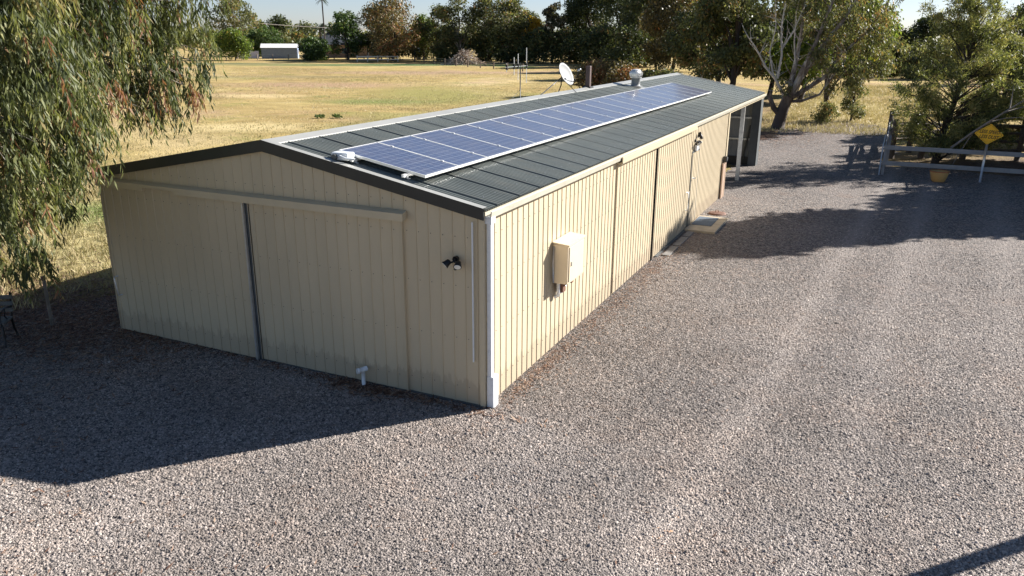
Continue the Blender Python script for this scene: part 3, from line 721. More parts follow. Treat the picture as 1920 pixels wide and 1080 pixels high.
mb = MB(); mb.tube([(AX1 + 0.2, 0.09, zi + 0.09), (AX1 + 0.22, 0.0, zi + 0.11), (AX1 + 0.32, -0.0, zi + 0.08), (AX1 + 0.36, 0.15, zi + 0.05)], 0.016, 8); mb.build('conduit', 'white_pipe', t, True)

# ---------------------------------------------------------------- things on the ridge
# satellite dish
t = thing('satellite_dish', (XR - 0.15, 12.7, 3.7), 'round grey-white satellite dish on a strutted mast at the roof ridge', 'satellite dish')
dc = Vector((XR - 0.1, 12.85, 4.18)); dn = Vector((0.80, -0.10, 0.42)).normalized()
rot = dn.to_track_quat('Z', 'Y').to_matrix()
mb = MB(); prof = [(0.001, 0.0)] + [(0.34 * k / 8, 0.075 * (k / 8) ** 2) for k in range(1, 9)] + [(0.345, 0.07), (0.34, 0.055)] + [(0.34 * k / 8, 0.075 * (k / 8) ** 2 - 0.012) for k in range(7, 0, -1)] + [(0.001, -0.012)]
mb.lathe(prof, dc, 36, Matrix.Diagonal((1, 1, 1)) if False else rot); mb.build('reflector', 'dish', t, True)
mb = MB(); mb.tube([tuple(dc + rot @ Vector((0.345 * math.cos(a), 0.345 * math.sin(a), 0.07))) for a in np.linspace(0, 2 * math.pi, 37)], 0.009, 6, False); mb.build('rim', 'black', t, True)
foot = dc - rot @ Vector((0, 0, 0)) + Vector((0.1, 0.12, -0.34)); lnb = dc + dn * 0.42 + Vector((0.0, 0.28, -0.05))
mb = MB(); mb.tube([dc - dn * 0.02 + Vector((0.02, 0.05, -0.1)), dc + Vector((0.14, 0.20, -0.36)), lnb], 0.014, 8); mb.build('feed_arm', 'black', t, True)
mb = MB(); mb.tube([lnb - dn * 0.05, lnb + dn * 0.06], [0.035, 0.028], 10); mb.build('receiver', 'galv', t, True)
mb = MB(); mb.tube([dc - dn * 0.03, dc - dn * 0.12 + Vector((0, 0, -0.05)), (XR - 0.12, 12.65, 3.9), (XR - 0.12, 12.42, 3.68)], 0.017, 8)
mb.tube([dc - dn * 0.1 + Vector((0, 0, -0.02)), (XR + 0.02, 10.75, 3.72)], 0.014, 8); mb.tube([dc - dn * 0.1 + Vector((0, 0, -0.05)), (XR + 0.25, 12.95, 3.68)], 0.009, 6); mb.build('mast', 'black', t, True)
# antenna
t = thing('antenna', (XR, 9.5, 3.72), 'thin mast with a boom of upright dipole rods on the roof ridge', 'antenna')
mb = MB(); mb.tube([(XR, 9.5, 3.7), (XR, 9.5, 4.62)], 0.014, 8); mb.tube([(XR, 9.5, 3.95), (XR - .03, 9.3, 3.85), (XR - .05, 9.05, 3.72)], 0.004, 5); mb.build('mast', 'grey_steel', t, True)
mb = MB(); mb.tube([(XR, 8.6, 4.53), (XR, 9.95, 4.53)], 0.010, 6); mb.build('boom', 'grey_steel', t)
for yy, z0, z1 in ((8.68, 4.42, 4.62), (9.12, 4.33, 4.76), (9.36, 4.2, 4.84), (9.88, 4.1, 4.98)):
    mb = MB(); mb.tube([(XR, yy, z0), (XR, yy, z1)], 0.009, 6); e = mb.build('element', 'alu', t)
    mb = MB(); mb.bbox(XR - 0.02, XR + 0.02, yy - 0.02, yy + 0.02, 4.47, 4.60, 0.004); mb.build('insulator', 'black', e)
# flue
t = thing('flue', (XR, 14.65, 3.72), 'square dark brown metal flue pipe standing on the ridge', 'flue')
mb = MB(); mb.bbox(XR - 0.07, XR + 0.07, 14.58, 14.72, 3.66, 4.38, 0.01); mb.build('pipe', 'flue', t)
mb = MB(); mb.bbox(XR - 0.13, XR + 0.13, 14.50, 14.80, 3.68, 3.76, 0.01); mb.build('base', 'black', t)
# whirlybird
vx, vy = XR + 0.62, 17.75; vz = zr(vx)
t = thing('roof_ventilator', (vx, vy, vz), 'spinning white finned ventilator on a round base beside the ridge', 'roof vent')
mb = MB(); mb.lathe([(0.26, 0.03), (0.16, 0.05), (0.15, 0.10), (0.15, 0.30), (0.17, 0.31)], (vx, vy, vz), 24); mb.build('throat', 'dish', t, True)
mb = MB(); mb.lathe([(0.001, 0.60), (0.08, 0.595), (0.15, 0.57), (0.17, 0.55)], (vx, vy, vz), 24); mb.build('cap', 'alu', t, True); mb = MB(); mb.lathe([(0.16, 0.30), (0.2, 0.31), (0.2, 0.33)], (vx, vy, vz), 24); mb.build('collar', 'alu', t, True)
mb = MB()
for k in range(22):
    a = 2 * math.pi * k / 22; ring = []
    for j in range(7):
        ph = -0.5 * math.pi * 0.75 + j / 6 * math.pi * 0.86; rr = 0.12 + 0.115 * math.cos(ph); zz = 0.44 + 0.125 * math.sin(ph)
        for da in (0.0, 0.25): ring.append((vx + (rr - 0.02 * (da > 0)) * math.cos(a + da), vy + (rr - 0.02 * (da > 0)) * math.sin(a + da), vz + zz))
    mb.add(ring, [(2 * j, 2 * j + 1, 2 * j + 3, 2 * j + 2) for j in range(6)])
mb.build('fin', 'alu', t, True)
mb = MB(); mb.add([(vx - .3, vy - .3, zr(vx - .3) + .02), (vx + .3, vy - .3, zr(vx + .3) + .02), (vx + .3, vy + .3, zr(vx + .3) + .02), (vx - .3, vy + .3, zr(vx - .3) + .02)], [(0, 1, 2, 3)]); mb.build('flashing', 'cap_steel', t)

# ---------------------------------------------------------------- at the foot of the side wall
t = thing('concrete_step', (0.5, 13.4, 0), 'tan concrete slab at the side door', 'slab')
mb = MB(); mb.bbox(0.06, 0.93, 12.35, 14.35, -0.02, 0.07, 0.012); mb.build('slab', 'concrete', t)
o = MB().bbox(0.10, 0.68, 13.0, 14.15, 0.071, 0.085, 0.005).build('slab_patch', 'mat'); tag(o, 'blue-grey door mat lying on the tan slab', 'door mat')  # thin flat blue-grey rectangle on top of the slab
t = thing('grate', (0.45, 15.1, 0), 'rusty round iron lid beyond the slab by the wall', 'lid')
mb = MB(); mb.lathe([(0.001, 0.055), (0.2, 0.05), (0.26, 0.04), (0.28, 0.0)], (0.45, 15.1, 0), 20); mb.build('plate', 'rust', t, True)
mb = MB(); mb.tube([(0.40, 15.1, 0.05), (0.40, 15.1, 0.12), (0.48, 15.1, 0.12), (0.48, 15.1, 0.05)], 0.012, 6); mb.build('handle', 'rust', t)
for k, (y0, y1) in enumerate(((9.5, 10.5), (10.6, 11.6), (11.7, 12.3))):
    o = MB().bbox(0.17, 0.36, y0, y1, -0.02, 0.035, 0.01).build('edging_block', 'concrete_grey')
    tag(o, ['grey edging block nearest the dark door gap', 'grey edging block in the middle under the sliding door', 'short grey edging block next to the tan slab'][k], 'edging', 'edging blocks under the side sliding door')

# ---------------------------------------------------------------- bench and post at left
t = thing('garden_bench', (-9.3, -1.7, 0), 'weathered slatted garden bench with dark iron ends in the tree shade', 'bench')
bx = Vector((-9.3, -1.75, 0)); dx = Vector((0.80, 0.60, 0)); dy = Vector((0.60, -0.80, 0))   # along seat, towards the front
def BP(a, b, c): return bx + dx * a + dy * b + Vector((0, 0, c))
for e, sgn in ((0.62, 1), (-0.62, -1)):
    mb = MB()
    mb.tube([BP(e, 0.24, 0), BP(e, 0.21, 0.2), BP(e, 0.24, 0.42), BP(e, 0.0, 0.40), BP(e, -0.20, 0.40), BP(e, -0.27, 0.6), BP(e, -0.34, 0.86)], 0.02, 8)
    mb.tube([BP(e, -0.34, 0.0), BP(e, -0.24, 0.2), BP(e, -0.20, 0.40)], 0.02, 8)
    mb.tube([BP(e, -0.26, 0.6), BP(e, 0.0, 0.66), BP(e, 0.22, 0.62), BP(e, 0.26, 0.52), BP(e, 0.24, 0.42)], 0.017, 8)
    mb.tube([BP(e, -0.05, 0.42), BP(e, 0.05, 0.52), BP(e, 0.0, 0.64)], 0.011, 6)
    mb.build('end_frame', 'black', t, True)
for b in (-0.14, -0.05, 0.04, 0.13, 0.21):
    mb = MB(); mb.beam(BP(-0.66, b, 0.435), BP(0.66, b, 0.435), 0.07, 0.025); mb.build('seat_slat', 'bench_wood', t)
for b, z in ((-0.235, 0.55), (-0.265, 0.66), (-0.30, 0.77)):
    mb = MB(); mb.beam(BP(-0.66, b, z), BP(0.66, b, z), 0.025, 0.07); mb.build('back_slat', 'bench_wood', t)
t = thing('steel_picket', (-8.9, -0.5, 0), 'grey fence picket with a red tip standing behind the bench', 'post')
mb = MB(); mb.box(-8.925, -8.875, -0.505, -0.495, 0, 0.92); mb.box(-8.905, -8.895, -0.55, -0.505, 0, 0.92); mb.build('post', 'grey_timber', t)
mb = MB(); mb.bbox(-8.93, -8.87, -0.56, -0.49, 0.92, 1.0, 0.008); mb.build('cap', 'rust', t)

# ---------------------------------------------------------------- rail fence, sign and tub
t = thing('rail_fence', (5.0, 25.4, 0), 'low white-painted two-rail fence beside the warning sign', 'fence')
for (x, y) in ((4.98, 25.5), (10.8, 25.5), (13.7, 25.5)):
    mb = MB(); mb.bbox(x - 0.05, x + 0.05, y - 0.04, y + 0.06, 0, 1.12, 0.01); mb.build('post', 'white_timber', t)
for z in (0.40, 1.02):
    mb = MB(); mb.bbox(4.9, 14.2, 25.40, 25.445, z, z + 0.17, 0.008); mb.build('rail', 'white_timber', t)
for z in (0.45, 1.02):
    mb = MB(); mb.beam((4.95, 25.5, z + 0.07), (5.02, 35.9, z + 0.05), 0.045, 0.12); mb.build('return_rail', 'white_timber', t)
for y in (28.9, 32.4, 35.8):
    mb = MB(); mb.bbox(5.05, 5.15, y - 0.05, y + 0.05, 0, 1.2, 0.01); mb.build('post', 'white_timber', t)
mb = MB(); mb.tube([(4.86, 25.35, 0.0), (4.86, 25.35, 1.2), (4.88, 25.5, 1.3), (4.9, 27.8, 1.32)], 0.025, 8); mb.build('pipe_post', 'galv', t, True)

t = thing('timber_yard_fence', (5.3, 30.5, 0), 'old dark timber post and rail stock yard behind the white fence', 'fence')
rnd = random.Random(5)
px = [(5.25, 30.5, 1.75), (5.05, 36.2, 1.65), (6.5, 31.2, 1.5), (6.0, 33.0, 1.6), (8.2, 31.8, 1.5), (10.4, 32.4, 1.5), (12.6, 33.0, 1.5), (8.3, 36.0, 1.5), (11, 36.4, 1.5)]
for x, y, h in px:
    mb = MB(); lx = rnd.uniform(-.05, .05); r0 = rnd.uniform(0.12, 0.15)
    mb.tube([(x, y, 0), (x + lx * .5, y, h * .5), (x + lx, y + lx, h), (x + lx, y + lx, h + 0.02)], [r0, r0 * 0.93, r0 * 0.9, r0 * 0.6], 10); mb.build('post', 'old_timber', t, True)
def logrun(a, b, zs):
    for z in zs:
        mb = MB(); pts = [Vector(a).lerp(Vector(b), k / 5) + Vector((0, rnd.uniform(-.04, .04), z + rnd.uniform(-.04, .04))) for k in range(6)]
        mb.tube(pts, [rnd.uniform(0.055, 0.085) for _ in range(6)], 8); mb.build('rail', 'old_timber', t, True)
logrun((5.25, 30.5, 0), (8.2, 31.8, 0), (0.45, 0.85, 1.22, 1.5)); logrun((8.2, 31.8, 0), (12.6, 33.0, 0), (0.45, 0.85, 1.22, 1.5))
logrun((5.25, 30.7, 0), (5.1, 36.2, 0), (0.5, 1.0, 1.4)); logrun((5.1, 36.2, 0), (8.3, 36.0, 0), (0.7, 1.1, 1.5)); logrun((8.3, 36, 0), (14, 36.6, 0), (0.7, 1.1, 1.5))

t = thing('warning_sign', (8.40, 25.26, 0), 'yellow diamond sign reading LESS SPEED LESS DUST on a thin post', 'sign')
mb = MB(); mb.tube([(8.40, 25.26, 0), (8.40, 25.26, 1.9)], 0.045, 10); mb.build('post', 'galv', t, True)
# diamond, squarish but a little wider than tall as it leans
scx, scz, sy = 8.40, 1.83, 25.19; n_ = Vector((-0.05, -1, 0.0)).normalized()
mb = MB(); dw, dh = 0.46, 0.385
outd = [(0, dh), (0.03, dh - 0.02), (dw, 0.03), (dw + 0.01, 0), (dw, -0.03), (0.03, -dh + 0.02), (0, -dh), (-0.03, -dh + 0.02), (-dw, -0.03), (-dw - 0.01, 0), (-dw, 0.03), (-0.03, dh - 0.02)]
ra = R(-3); outd = [(a * math.cos(ra) - b * math.sin(ra), a * math.sin(ra) + b * math.cos(ra)) for a, b in outd]
mb.prism([(scx + a, scz + b) for a, b in outd], 'y', sy - 0.006, sy + 0.006); plate = mb.build('plate', 'sign', t)
mb = MB()
inner = [(a * 0.90, b * 0.90) for a, b in outd]; n2 = len(outd)
i2 = [(a * 0.875, b * 0.875) for a, b in outd]
mb.add([(scx + a, sy - 0.0085, scz + b) for a, b in inner] + [(scx + a, sy - 0.0085, scz + b) for a, b in i2], [(k, (k + 1) % n2, n2 + (k + 1) % n2, n2 + k) for k in range(n2)])
mb.build('border', 'sign_ink', plate)
dg = None
for k, (txt, zz) in enumerate((('LESS SPEED', 0.03), ('LESS DUST', -0.155))):
    cu = bpy.data.curves.new('txt', 'FONT'); cu.body = txt; cu.size = 0.175; cu.align_x = 'CENTER'; cu.shear = 0.25; cu.extrude = 0.001; cu.offset = 0.003; cu.space_character = 1.02
    to = bpy.data.objects.new('txt', cu); COL.objects.link(to); bpy.context.view_layer.update()
    me = bpy.data.meshes.new_from_object(to.evaluated_get(bpy.context.evaluated_depsgraph_get()))
    bpy.data.objects.remove(to)
    Mx = Matrix.Translation(Vector((scx, sy - 0.0095, scz + zz)) - origin_of(plate)) @ Matrix.Rotation(R(90), 4, 'X') @ Matrix.Rotation(ra, 4, 'Z') @ Matrix.Diagonal((0.76, 1, 1, 1))
    me.transform(Mx); me.name = 'lettering'; finish('lettering', me, 'sign_ink', plate)
t = thing('planter_tub', (6.95, 24.75, 0), 'ochre yellow plastic tub sitting before the white fence', 'tub')
mb = MB(); mb.lathe([(0.001, 0.01), (0.20, 0.0), (0.235, 0.03), (0.30, 0.22), (0.335, 0.38), (0.33, 0.40), (0.32, 0.39), (0.29, 0.25), (0.25, 0.12)], (6.95, 24.75, 0), 28); mb.build('tub', 'tub', t, True)
mb = MB(); mb.lathe([(0.33, 0.375), (0.352, 0.385), (0.352, 0.41), (0.33, 0.42), (0.315, 0.41)], (6.95, 24.75, 0), 28); mb.build('rim', 'tub_rim', t, True)
mb = MB(); mb.lathe([(0.001, 0.33), (0.15, 0.335), (0.31, 0.32)], (6.95, 24.75, 0), 20); mb.build('soil', 'soil', t, True)

# off-frame pole whose shadow crosses the corner of the yard
t = thing('power_pole', (9.6, 2.65, 0), 'round timber power pole just outside the right edge of the yard', 'pole')
mb = MB(); mb.tube([(9.6, 2.65, 0), (9.6, 2.65, 7.5)], [0.11, 0.09], 14); mb.build('pole', 'grey_timber', t, True)

# ---------------------------------------------------------------- trees
def leaf_quads(cent, rads, n_per, size, rng, droop=0.0, aspect=0.22, flat=0.0, tint0=None, tvar=0.22, shell=0.45):
    """elongated leaf faces scattered through ellipsoid clumps"""
    C_ = []; T_ = []
    for ci, (c, r_) in enumerate(zip(cent, rads)):
        n = int(n_per[ci] if hasattr(n_per, '__len__') else n_per)
        d = rng.normal(size=(n, 3)); d /= np.linalg.norm(d, axis=1)[:, None]
        rr = rng.uniform(shell, 1, n) ** 0.7
        rv = np.array(r_) if hasattr(r_, '__len__') else np.array([r_, r_, r_ * 0.75])
        # lumpy outline
        lump = 1 + 0.25 * np.sin(d[:, 0] * 5 + ci) * np.cos(d[:, 1] * 6 + 2 * ci)
        C_.append(np.array(c) + d * rr[:, None] * rv * lump[:, None])
        t0 = rng.uniform(0.1, 0.75) if tint0 is None else tint0[ci]
        T_.append(np.clip(t0 + rng.normal(0, tvar, n), 0, 0.97))
    P = np.concatenate(C_); T = np.concatenate(T_); N = len(P)
    ax = rng.normal(size=(N, 3)); ax[:, 2] = ax[:, 2] * (1 - droop) - droop * 2.2; ax /= np.linalg.norm(ax, axis=1)[:, None]
    o = rng.normal(size=(N, 3)); sd = np.cross(ax, o); sd /= np.linalg.norm(sd, axis=1)[:, None]
    ln = size * rng.uniform(0.6, 1.35, N)[:, None]; w = ln * aspect * rng.uniform(0.7, 1.3, (N, 1))
    a = P; b = P + ax * ln * 0.45 + sd * w; c = P + ax * ln; d_ = P + ax * ln * 0.45 - sd * w
    return np.stack([a, b, c, d_], 1), T

def branches(mb, base, top, r0, r1, targets, rng, wob=0.15, forks=None):
    pts = []; n = 6
    for k in range(n + 1):
        f = k / n; p = Vector(base).lerp(Vector(top), f)
        if 0 < k: p += Vector((rng.normal() * wob, rng.normal() * wob, 0))
        pts.append(p)
    mb.tube(pts, [r0 + (r1 - r0) * (k / n) for k in range(n + 1)], 8)
    for tg in targets:
        tg = Vector(tg); k = int(min(n - 1, max(1, (tg.z - base[2]) / max(0.1, top[2] - base[2]) * n * 0.55)))
        p0 = pts[k]; mid = p0.lerp(tg, 0.5) + Vector((0, 0, 0.12 * (tg - p0).length)); rr = (r0 + (r1 - r0) * k / n) * 0.5
        mb.tube([p0, p0.lerp(mid, 0.5) + Vector((rng.normal(), rng.normal(), 0)) * wob * 0.5, mid, tg], [rr, rr * 0.75, rr * 0.5, rr * 0.2], 6, False)

def make_tree(name, x, y, H, Rr, label, group=None, leaf='leaf_mid', bark='bark_dark', seed=1, nclump=36, nleaf=160, size=0.35, droop=0.3, low=0.15, flat=1.0, cat='tree', crad=0.30, tint=(0.1, 0.75), aspect=0.3, proto=None, lean=(0, 0), trunk_r=None):
    rng = np.random.default_rng(seed)
    t = thing(name, (x, y, 0), label, cat, group)
    cent = []; rads = []; tints = []
    z0 = H * low
    for i in range(nclump):
        u = rng.uniform(0, 1); ang = rng.uniform(0, 2 * math.pi)
        zz = z0 + (H - z0) * (0.10 + 0.80 * u); 
        prof = math.sin(math.pi * min(1, 0.16 + 0.80 * u)) ** 0.6
        rr = Rr * prof * math.sqrt(rng.uniform(0.12, 1)) * 0.80
        cent.append((x + rr * math.cos(ang) + lean[0] * u, y + rr * math.sin(ang) + lean[1] * u, zz))
        c = crad * Rr * rng.uniform(0.65, 1.35); rads.append((c, c, c * 0.8 * flat)); tints.append(rng.uniform(*tint))
    npc = [nleaf * (r_[0] / (crad * Rr)) ** 1.5 for r_ in rads]
    V, T = leaf_quads(cent, rads, npc, size, rng, droop, aspect, tint0=tints)
    V[:, :, 2] = np.maximum(V[:, :, 2], 0.05)
    quads_mesh('crown', V, T, leaf, t, (x, y, 0))
    mb = MB(); tr = trunk_r or 0.022 * H
    branches(mb, (x, y, -0.05), (x + lean[0] * .7, y + lean[1] * .7, H * 0.82), tr, tr * 0.25, cent[::3], rng, 0.02 * H)
    mb.build('trunk', bark, t, True)
    return t

GF = 'trees along the far edge of the paddock'
far = [  # x, y, H, R, leaf, label, opts
    (-126.2, 128.1, 12.6, 5.6, 'leaf_olive', 'open pale olive gum at the far left of the paddock edge', dict(droop=.4, low=.3, bark='bark_pale')),
    (-116.8, 117.7, 6.1, 4.5, 'leaf_lime', 'broad yellow-green bush left of the white-roofed shed', dict(low=.0, nclump=44)),
    (-131.0, 143.7, 7.0, 4.8, 'leaf_green', 'rounded bright green tree behind the white-roofed shed', dict(low=.0, nclump=44)),
    (-136.0, 143.4, 6.2, 4.4, 'leaf_green', 'lower green tree between the yellow-green bush and the rounded green tree', dict(low=.0)),
    (-102.2, 125.1, 5.0, 3.7, 'leaf_green', 'dense dark green bush with limy top right of the white-roofed shed', dict(low=.0, nclump=44, tint=(0.0, 0.5))),
    (-210.6, 240.5, 11.4, 5.6, 'leaf_dark', 'flat-topped dark tree on the skyline left of the palm', dict(low=.45, droop=.1)),
    (-216.2, 235.6, 9.6, 4.4, 'leaf_mid', 'small dome-shaped tree on the skyline at far left', dict(low=.2)),
    (-209.8, 254.2, 9.5, 6.8, 'leaf_mid', 'low wide tree on the skyline between flat-topped tree and palm', dict(low=.1)),
    (-197.0, 262.0, 10.5, 4.4, 'leaf_brown', 'brownish tree on the skyline just left of the palms', dict(low=.1)),
    (-176.1, 229.8, 9.4, 6.6, 'leaf_mid', 'wide tree on the skyline behind the palms', dict(low=.1)),
    (-100.8, 133.8, 10.2, 4.4, 'leaf_green', 'round green-topped tree right of the tall palm', dict(low=.05, nclump=46, tint=(0.0, 0.75))),
    (-96.9, 139.3, 12.4, 4.3, 'leaf_dark', 'dark tree tucked against the left side of the big brown gum', dict(low=.05)),
    (-87.7, 131.1, 13.4, 6.5, 'leaf_brown', 'large brownish weeping gum, biggest along the far paddock edge', dict(low=.1, nclump=60, droop=.55, tint=(0.3, 0.9))),
    (-86.3, 140.8, 9.0, 3.4, 'leaf_lime', 'yellow-green lobe of a tree right behind the brown gum', dict(low=.3)),
    (-81.8, 139.1, 11.0, 4.3, 'leaf_mid', 'dark grey-green gum right of the brown gum', dict(low=.1, droop=.4)),
    (-75.1, 135.9, 12.8, 4.6, 'leaf_olive', 'tall gum with pale limbs behind the branch heap', dict(low=.25, bark='bark_pale', droop=.4)),
    (-70.5, 139.1, 13.4, 4.7, 'leaf_olive', 'tall olive gum right of the branch heap', dict(low=.2, droop=.4, bark='bark_pale')),
    (-63.9, 135.0, 12.4, 4.9, 'leaf_olive', 'broad olive gum with a split pale trunk at the paddock edge', dict(low=.25, bark='bark_pale', nclump=46)),
    (-65.6, 147.4, 10.6, 4.2, 'leaf_mid', 'smaller green gum left of the yellow-leaved tree', dict(low=.2)),
    (-60.3, 139.6, 8.6, 2.3, 'leaf_yellow', 'bright yellow autumn crown showing above the low dark trees', dict(low=.6, nclump=26, crad=.3, nleaf=90)),
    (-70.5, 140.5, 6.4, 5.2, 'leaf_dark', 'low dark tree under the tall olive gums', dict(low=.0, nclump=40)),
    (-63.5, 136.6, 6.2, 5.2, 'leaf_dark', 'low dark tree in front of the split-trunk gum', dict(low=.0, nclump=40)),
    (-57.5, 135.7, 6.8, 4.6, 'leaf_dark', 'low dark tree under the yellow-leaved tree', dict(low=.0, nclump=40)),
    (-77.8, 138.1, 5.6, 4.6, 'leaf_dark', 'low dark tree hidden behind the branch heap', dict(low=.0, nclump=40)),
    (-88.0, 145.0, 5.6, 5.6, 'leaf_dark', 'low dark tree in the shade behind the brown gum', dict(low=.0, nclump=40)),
    (-55.5, 137.7, 12.0, 2.6, 'leaf_grey', 'slender grey-brown gum at the right of the far tree line', dict(low=.15, droop=.5)),
    (-54.0, 146.5, 12.0, 4.4, 'leaf_dark', 'dark green tree right of the slender grey gum', dict(low=.0, nclump=46)),
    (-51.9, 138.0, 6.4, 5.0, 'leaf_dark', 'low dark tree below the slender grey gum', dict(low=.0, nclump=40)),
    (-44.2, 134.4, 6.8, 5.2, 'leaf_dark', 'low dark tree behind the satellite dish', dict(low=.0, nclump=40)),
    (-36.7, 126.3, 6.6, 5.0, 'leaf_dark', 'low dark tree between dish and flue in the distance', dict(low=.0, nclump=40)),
    (-71.5, 143.5, 9.0, 4.6, 'leaf_mid', 'middle-height olive tree filling the gap right of the branch heap', dict(low=.0, nclump=40)),
    (-93.0, 138.2, 8.0, 4.4, 'leaf_mid', 'middle-height tree peeping out between round tree and brown gum', dict(low=.0, nclump=40)),
    (-107.0, 131.5, 4.2, 3.2, 'leaf_mid', 'low grey-green shrub left of the round green-topped tree', dict(low=.0, nclump=36)),
]
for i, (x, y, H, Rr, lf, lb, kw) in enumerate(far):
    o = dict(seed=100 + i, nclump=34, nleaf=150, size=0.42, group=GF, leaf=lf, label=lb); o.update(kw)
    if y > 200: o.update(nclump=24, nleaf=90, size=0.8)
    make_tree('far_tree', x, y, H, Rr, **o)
GM = 'trees in the belt behind the shed'
mid = [
    (-50.8, 145.6, 16.4, 6.4, 'leaf_dark', 'tall dark tree at the paddock end of the belt', dict(nclump=60, low=.0)),
    (-42.8, 139.9, 16.0, 6.4, 'leaf_dark', 'dark tree rising above the satellite dish', dict(nclump=60, low=.0)),
    (-35.2, 131.7, 15.4, 6.2, 'leaf_mid', 'dark olive tree rising above the ventilator', dict(nclump=60, low=.0, tint=(0, .6))),
    (-26.3, 115.5, 14.4, 5.8, 'leaf_brown', 'brown-tinged drooping gum above the far solar panels', dict(nclump=60, low=.0, tint=(0, .45), droop=.5)),
    (-18.2, 98.0, 13.2, 5.0, 'leaf_dark', 'dark gum rising behind the far ridge end', dict(nclump=60, low=.0, tint=(0, .9))),
    (-10.4, 71.1, 12.5, 4.0, 'leaf_mid', 'mid green gum over the far right roof corner', dict(nclump=56, low=.0, tint=(0.0, .8), droop=.5)),
    (-7.1, 57.7, 12.4, 3.3, 'leaf_mid', 'leafy gum behind the white-limbed eucalyptus', dict(nclump=50, low=.15, droop=.5)),
    (-15.1, 56.9, 3.0, 2.8, 'leaf_brown', 'low brownish shrub just past the far ridge end', dict(nclump=30, low=.0, tint=(0.2, 1))),
    (-19.3, 61.0, 3.0, 3.0, 'leaf_brown', 'low reddish-brown shrub beside the ventilator', dict(nclump=30, low=.0, tint=(0.3, 1))),
    (-11.3, 52.2, 2.9, 2.4, 'leaf_olive', 'small olive shrub behind the far end of the roof', dict(nclump=26, low=.0)),
    (-2.0, 62.3, 9.9, 3.2, 'leaf_lime', 'bright yellow-green gum right of the white-limbed eucalyptus', dict(nclump=44, low=.12, droop=.5, tint=(.0, .7))),
    (1.2, 74.4, 9.4, 3.6, 'leaf_lime', 'yellow-green gum overhanging the far grass track', dict(nclump=44, low=.25, droop=.5, tint=(.1, .8))),
    (-5.5, 70.0, 11.0, 4.0, 'leaf_mid', 'darker gum deep in the belt beside the grass track', dict(nclump=44, low=.1)),
    (0.6, 130.5, 5.6, 3.5, 'leaf_dark', 'dark distant tree at the end of the grass track, left', dict(low=.1)),
    (4.1, 121.5, 7.2, 3.0, 'leaf_dark', 'dark distant tree with a forked trunk at the end of the grass track', dict(low=.35)),
    (8.2, 123.5, 8.6, 3.7, 'leaf_dark', 'dark distant tree behind the left side of the casuarina', dict(low=.1)),
    (-2.6, 106.0, 5.4, 4.0, 'leaf_mid', 'low olive bush closing the far end of the grass, left side', dict(low=0, nclump=36)),
    (1.0, 110.5, 4.6, 3.6, 'leaf_olive', 'low pale olive bush closing the far end of the grass', dict(low=0, nclump=36)),
    (4.6, 115.5, 4.2, 3.4, 'leaf_mid', 'low bush under the forked distant tree', dict(low=0, nclump=36)),
    (8.6, 110.5, 5.2, 3.8, 'leaf_olive', 'low bush behind the left edge of the casuarina', dict(low=0, nclump=36)),
    (14.0, 115.0, 6.0, 4.6, 'leaf_mid', 'low distant bush seen through the casuarina', dict(low=0, nclump=36)),
    (13.0, 128.0, 8.0, 4.5, 'leaf_mid', 'distant tree behind the right side of the casuarina', dict(low=.05)),
    (19.4, 104.8, 10.2, 3.4, 'leaf_dark', 'dark blue-green tree at the right edge of the picture', dict(low=.05)),
    (23.8, 160.7, 10.6, 4.3, 'leaf_grey', 'pale hazy distant tree left of the edge tree', dict(low=.05)),
]
for i, (x, y, H, Rr, lf, lb, kw) in enumerate(mid):
    o = dict(seed=300 + i, nclump=40, nleaf=210, size=0.30, group=GM, leaf=lf, label=lb, aspect=0.26); o.update(kw)
    if y > 100 and H < 11: o.update(nleaf=150, size=0.36)
    if kw.get('nclump', 0) >= 44: o['nleaf'] = 300
    if y > 80 and y < 150 and H > 11: o.update(size=0.42, nleaf=300)
    if H < 4: o.update(size=0.22, nleaf=260)
    make_tree('belt_tree', x, y, H, Rr, **o)

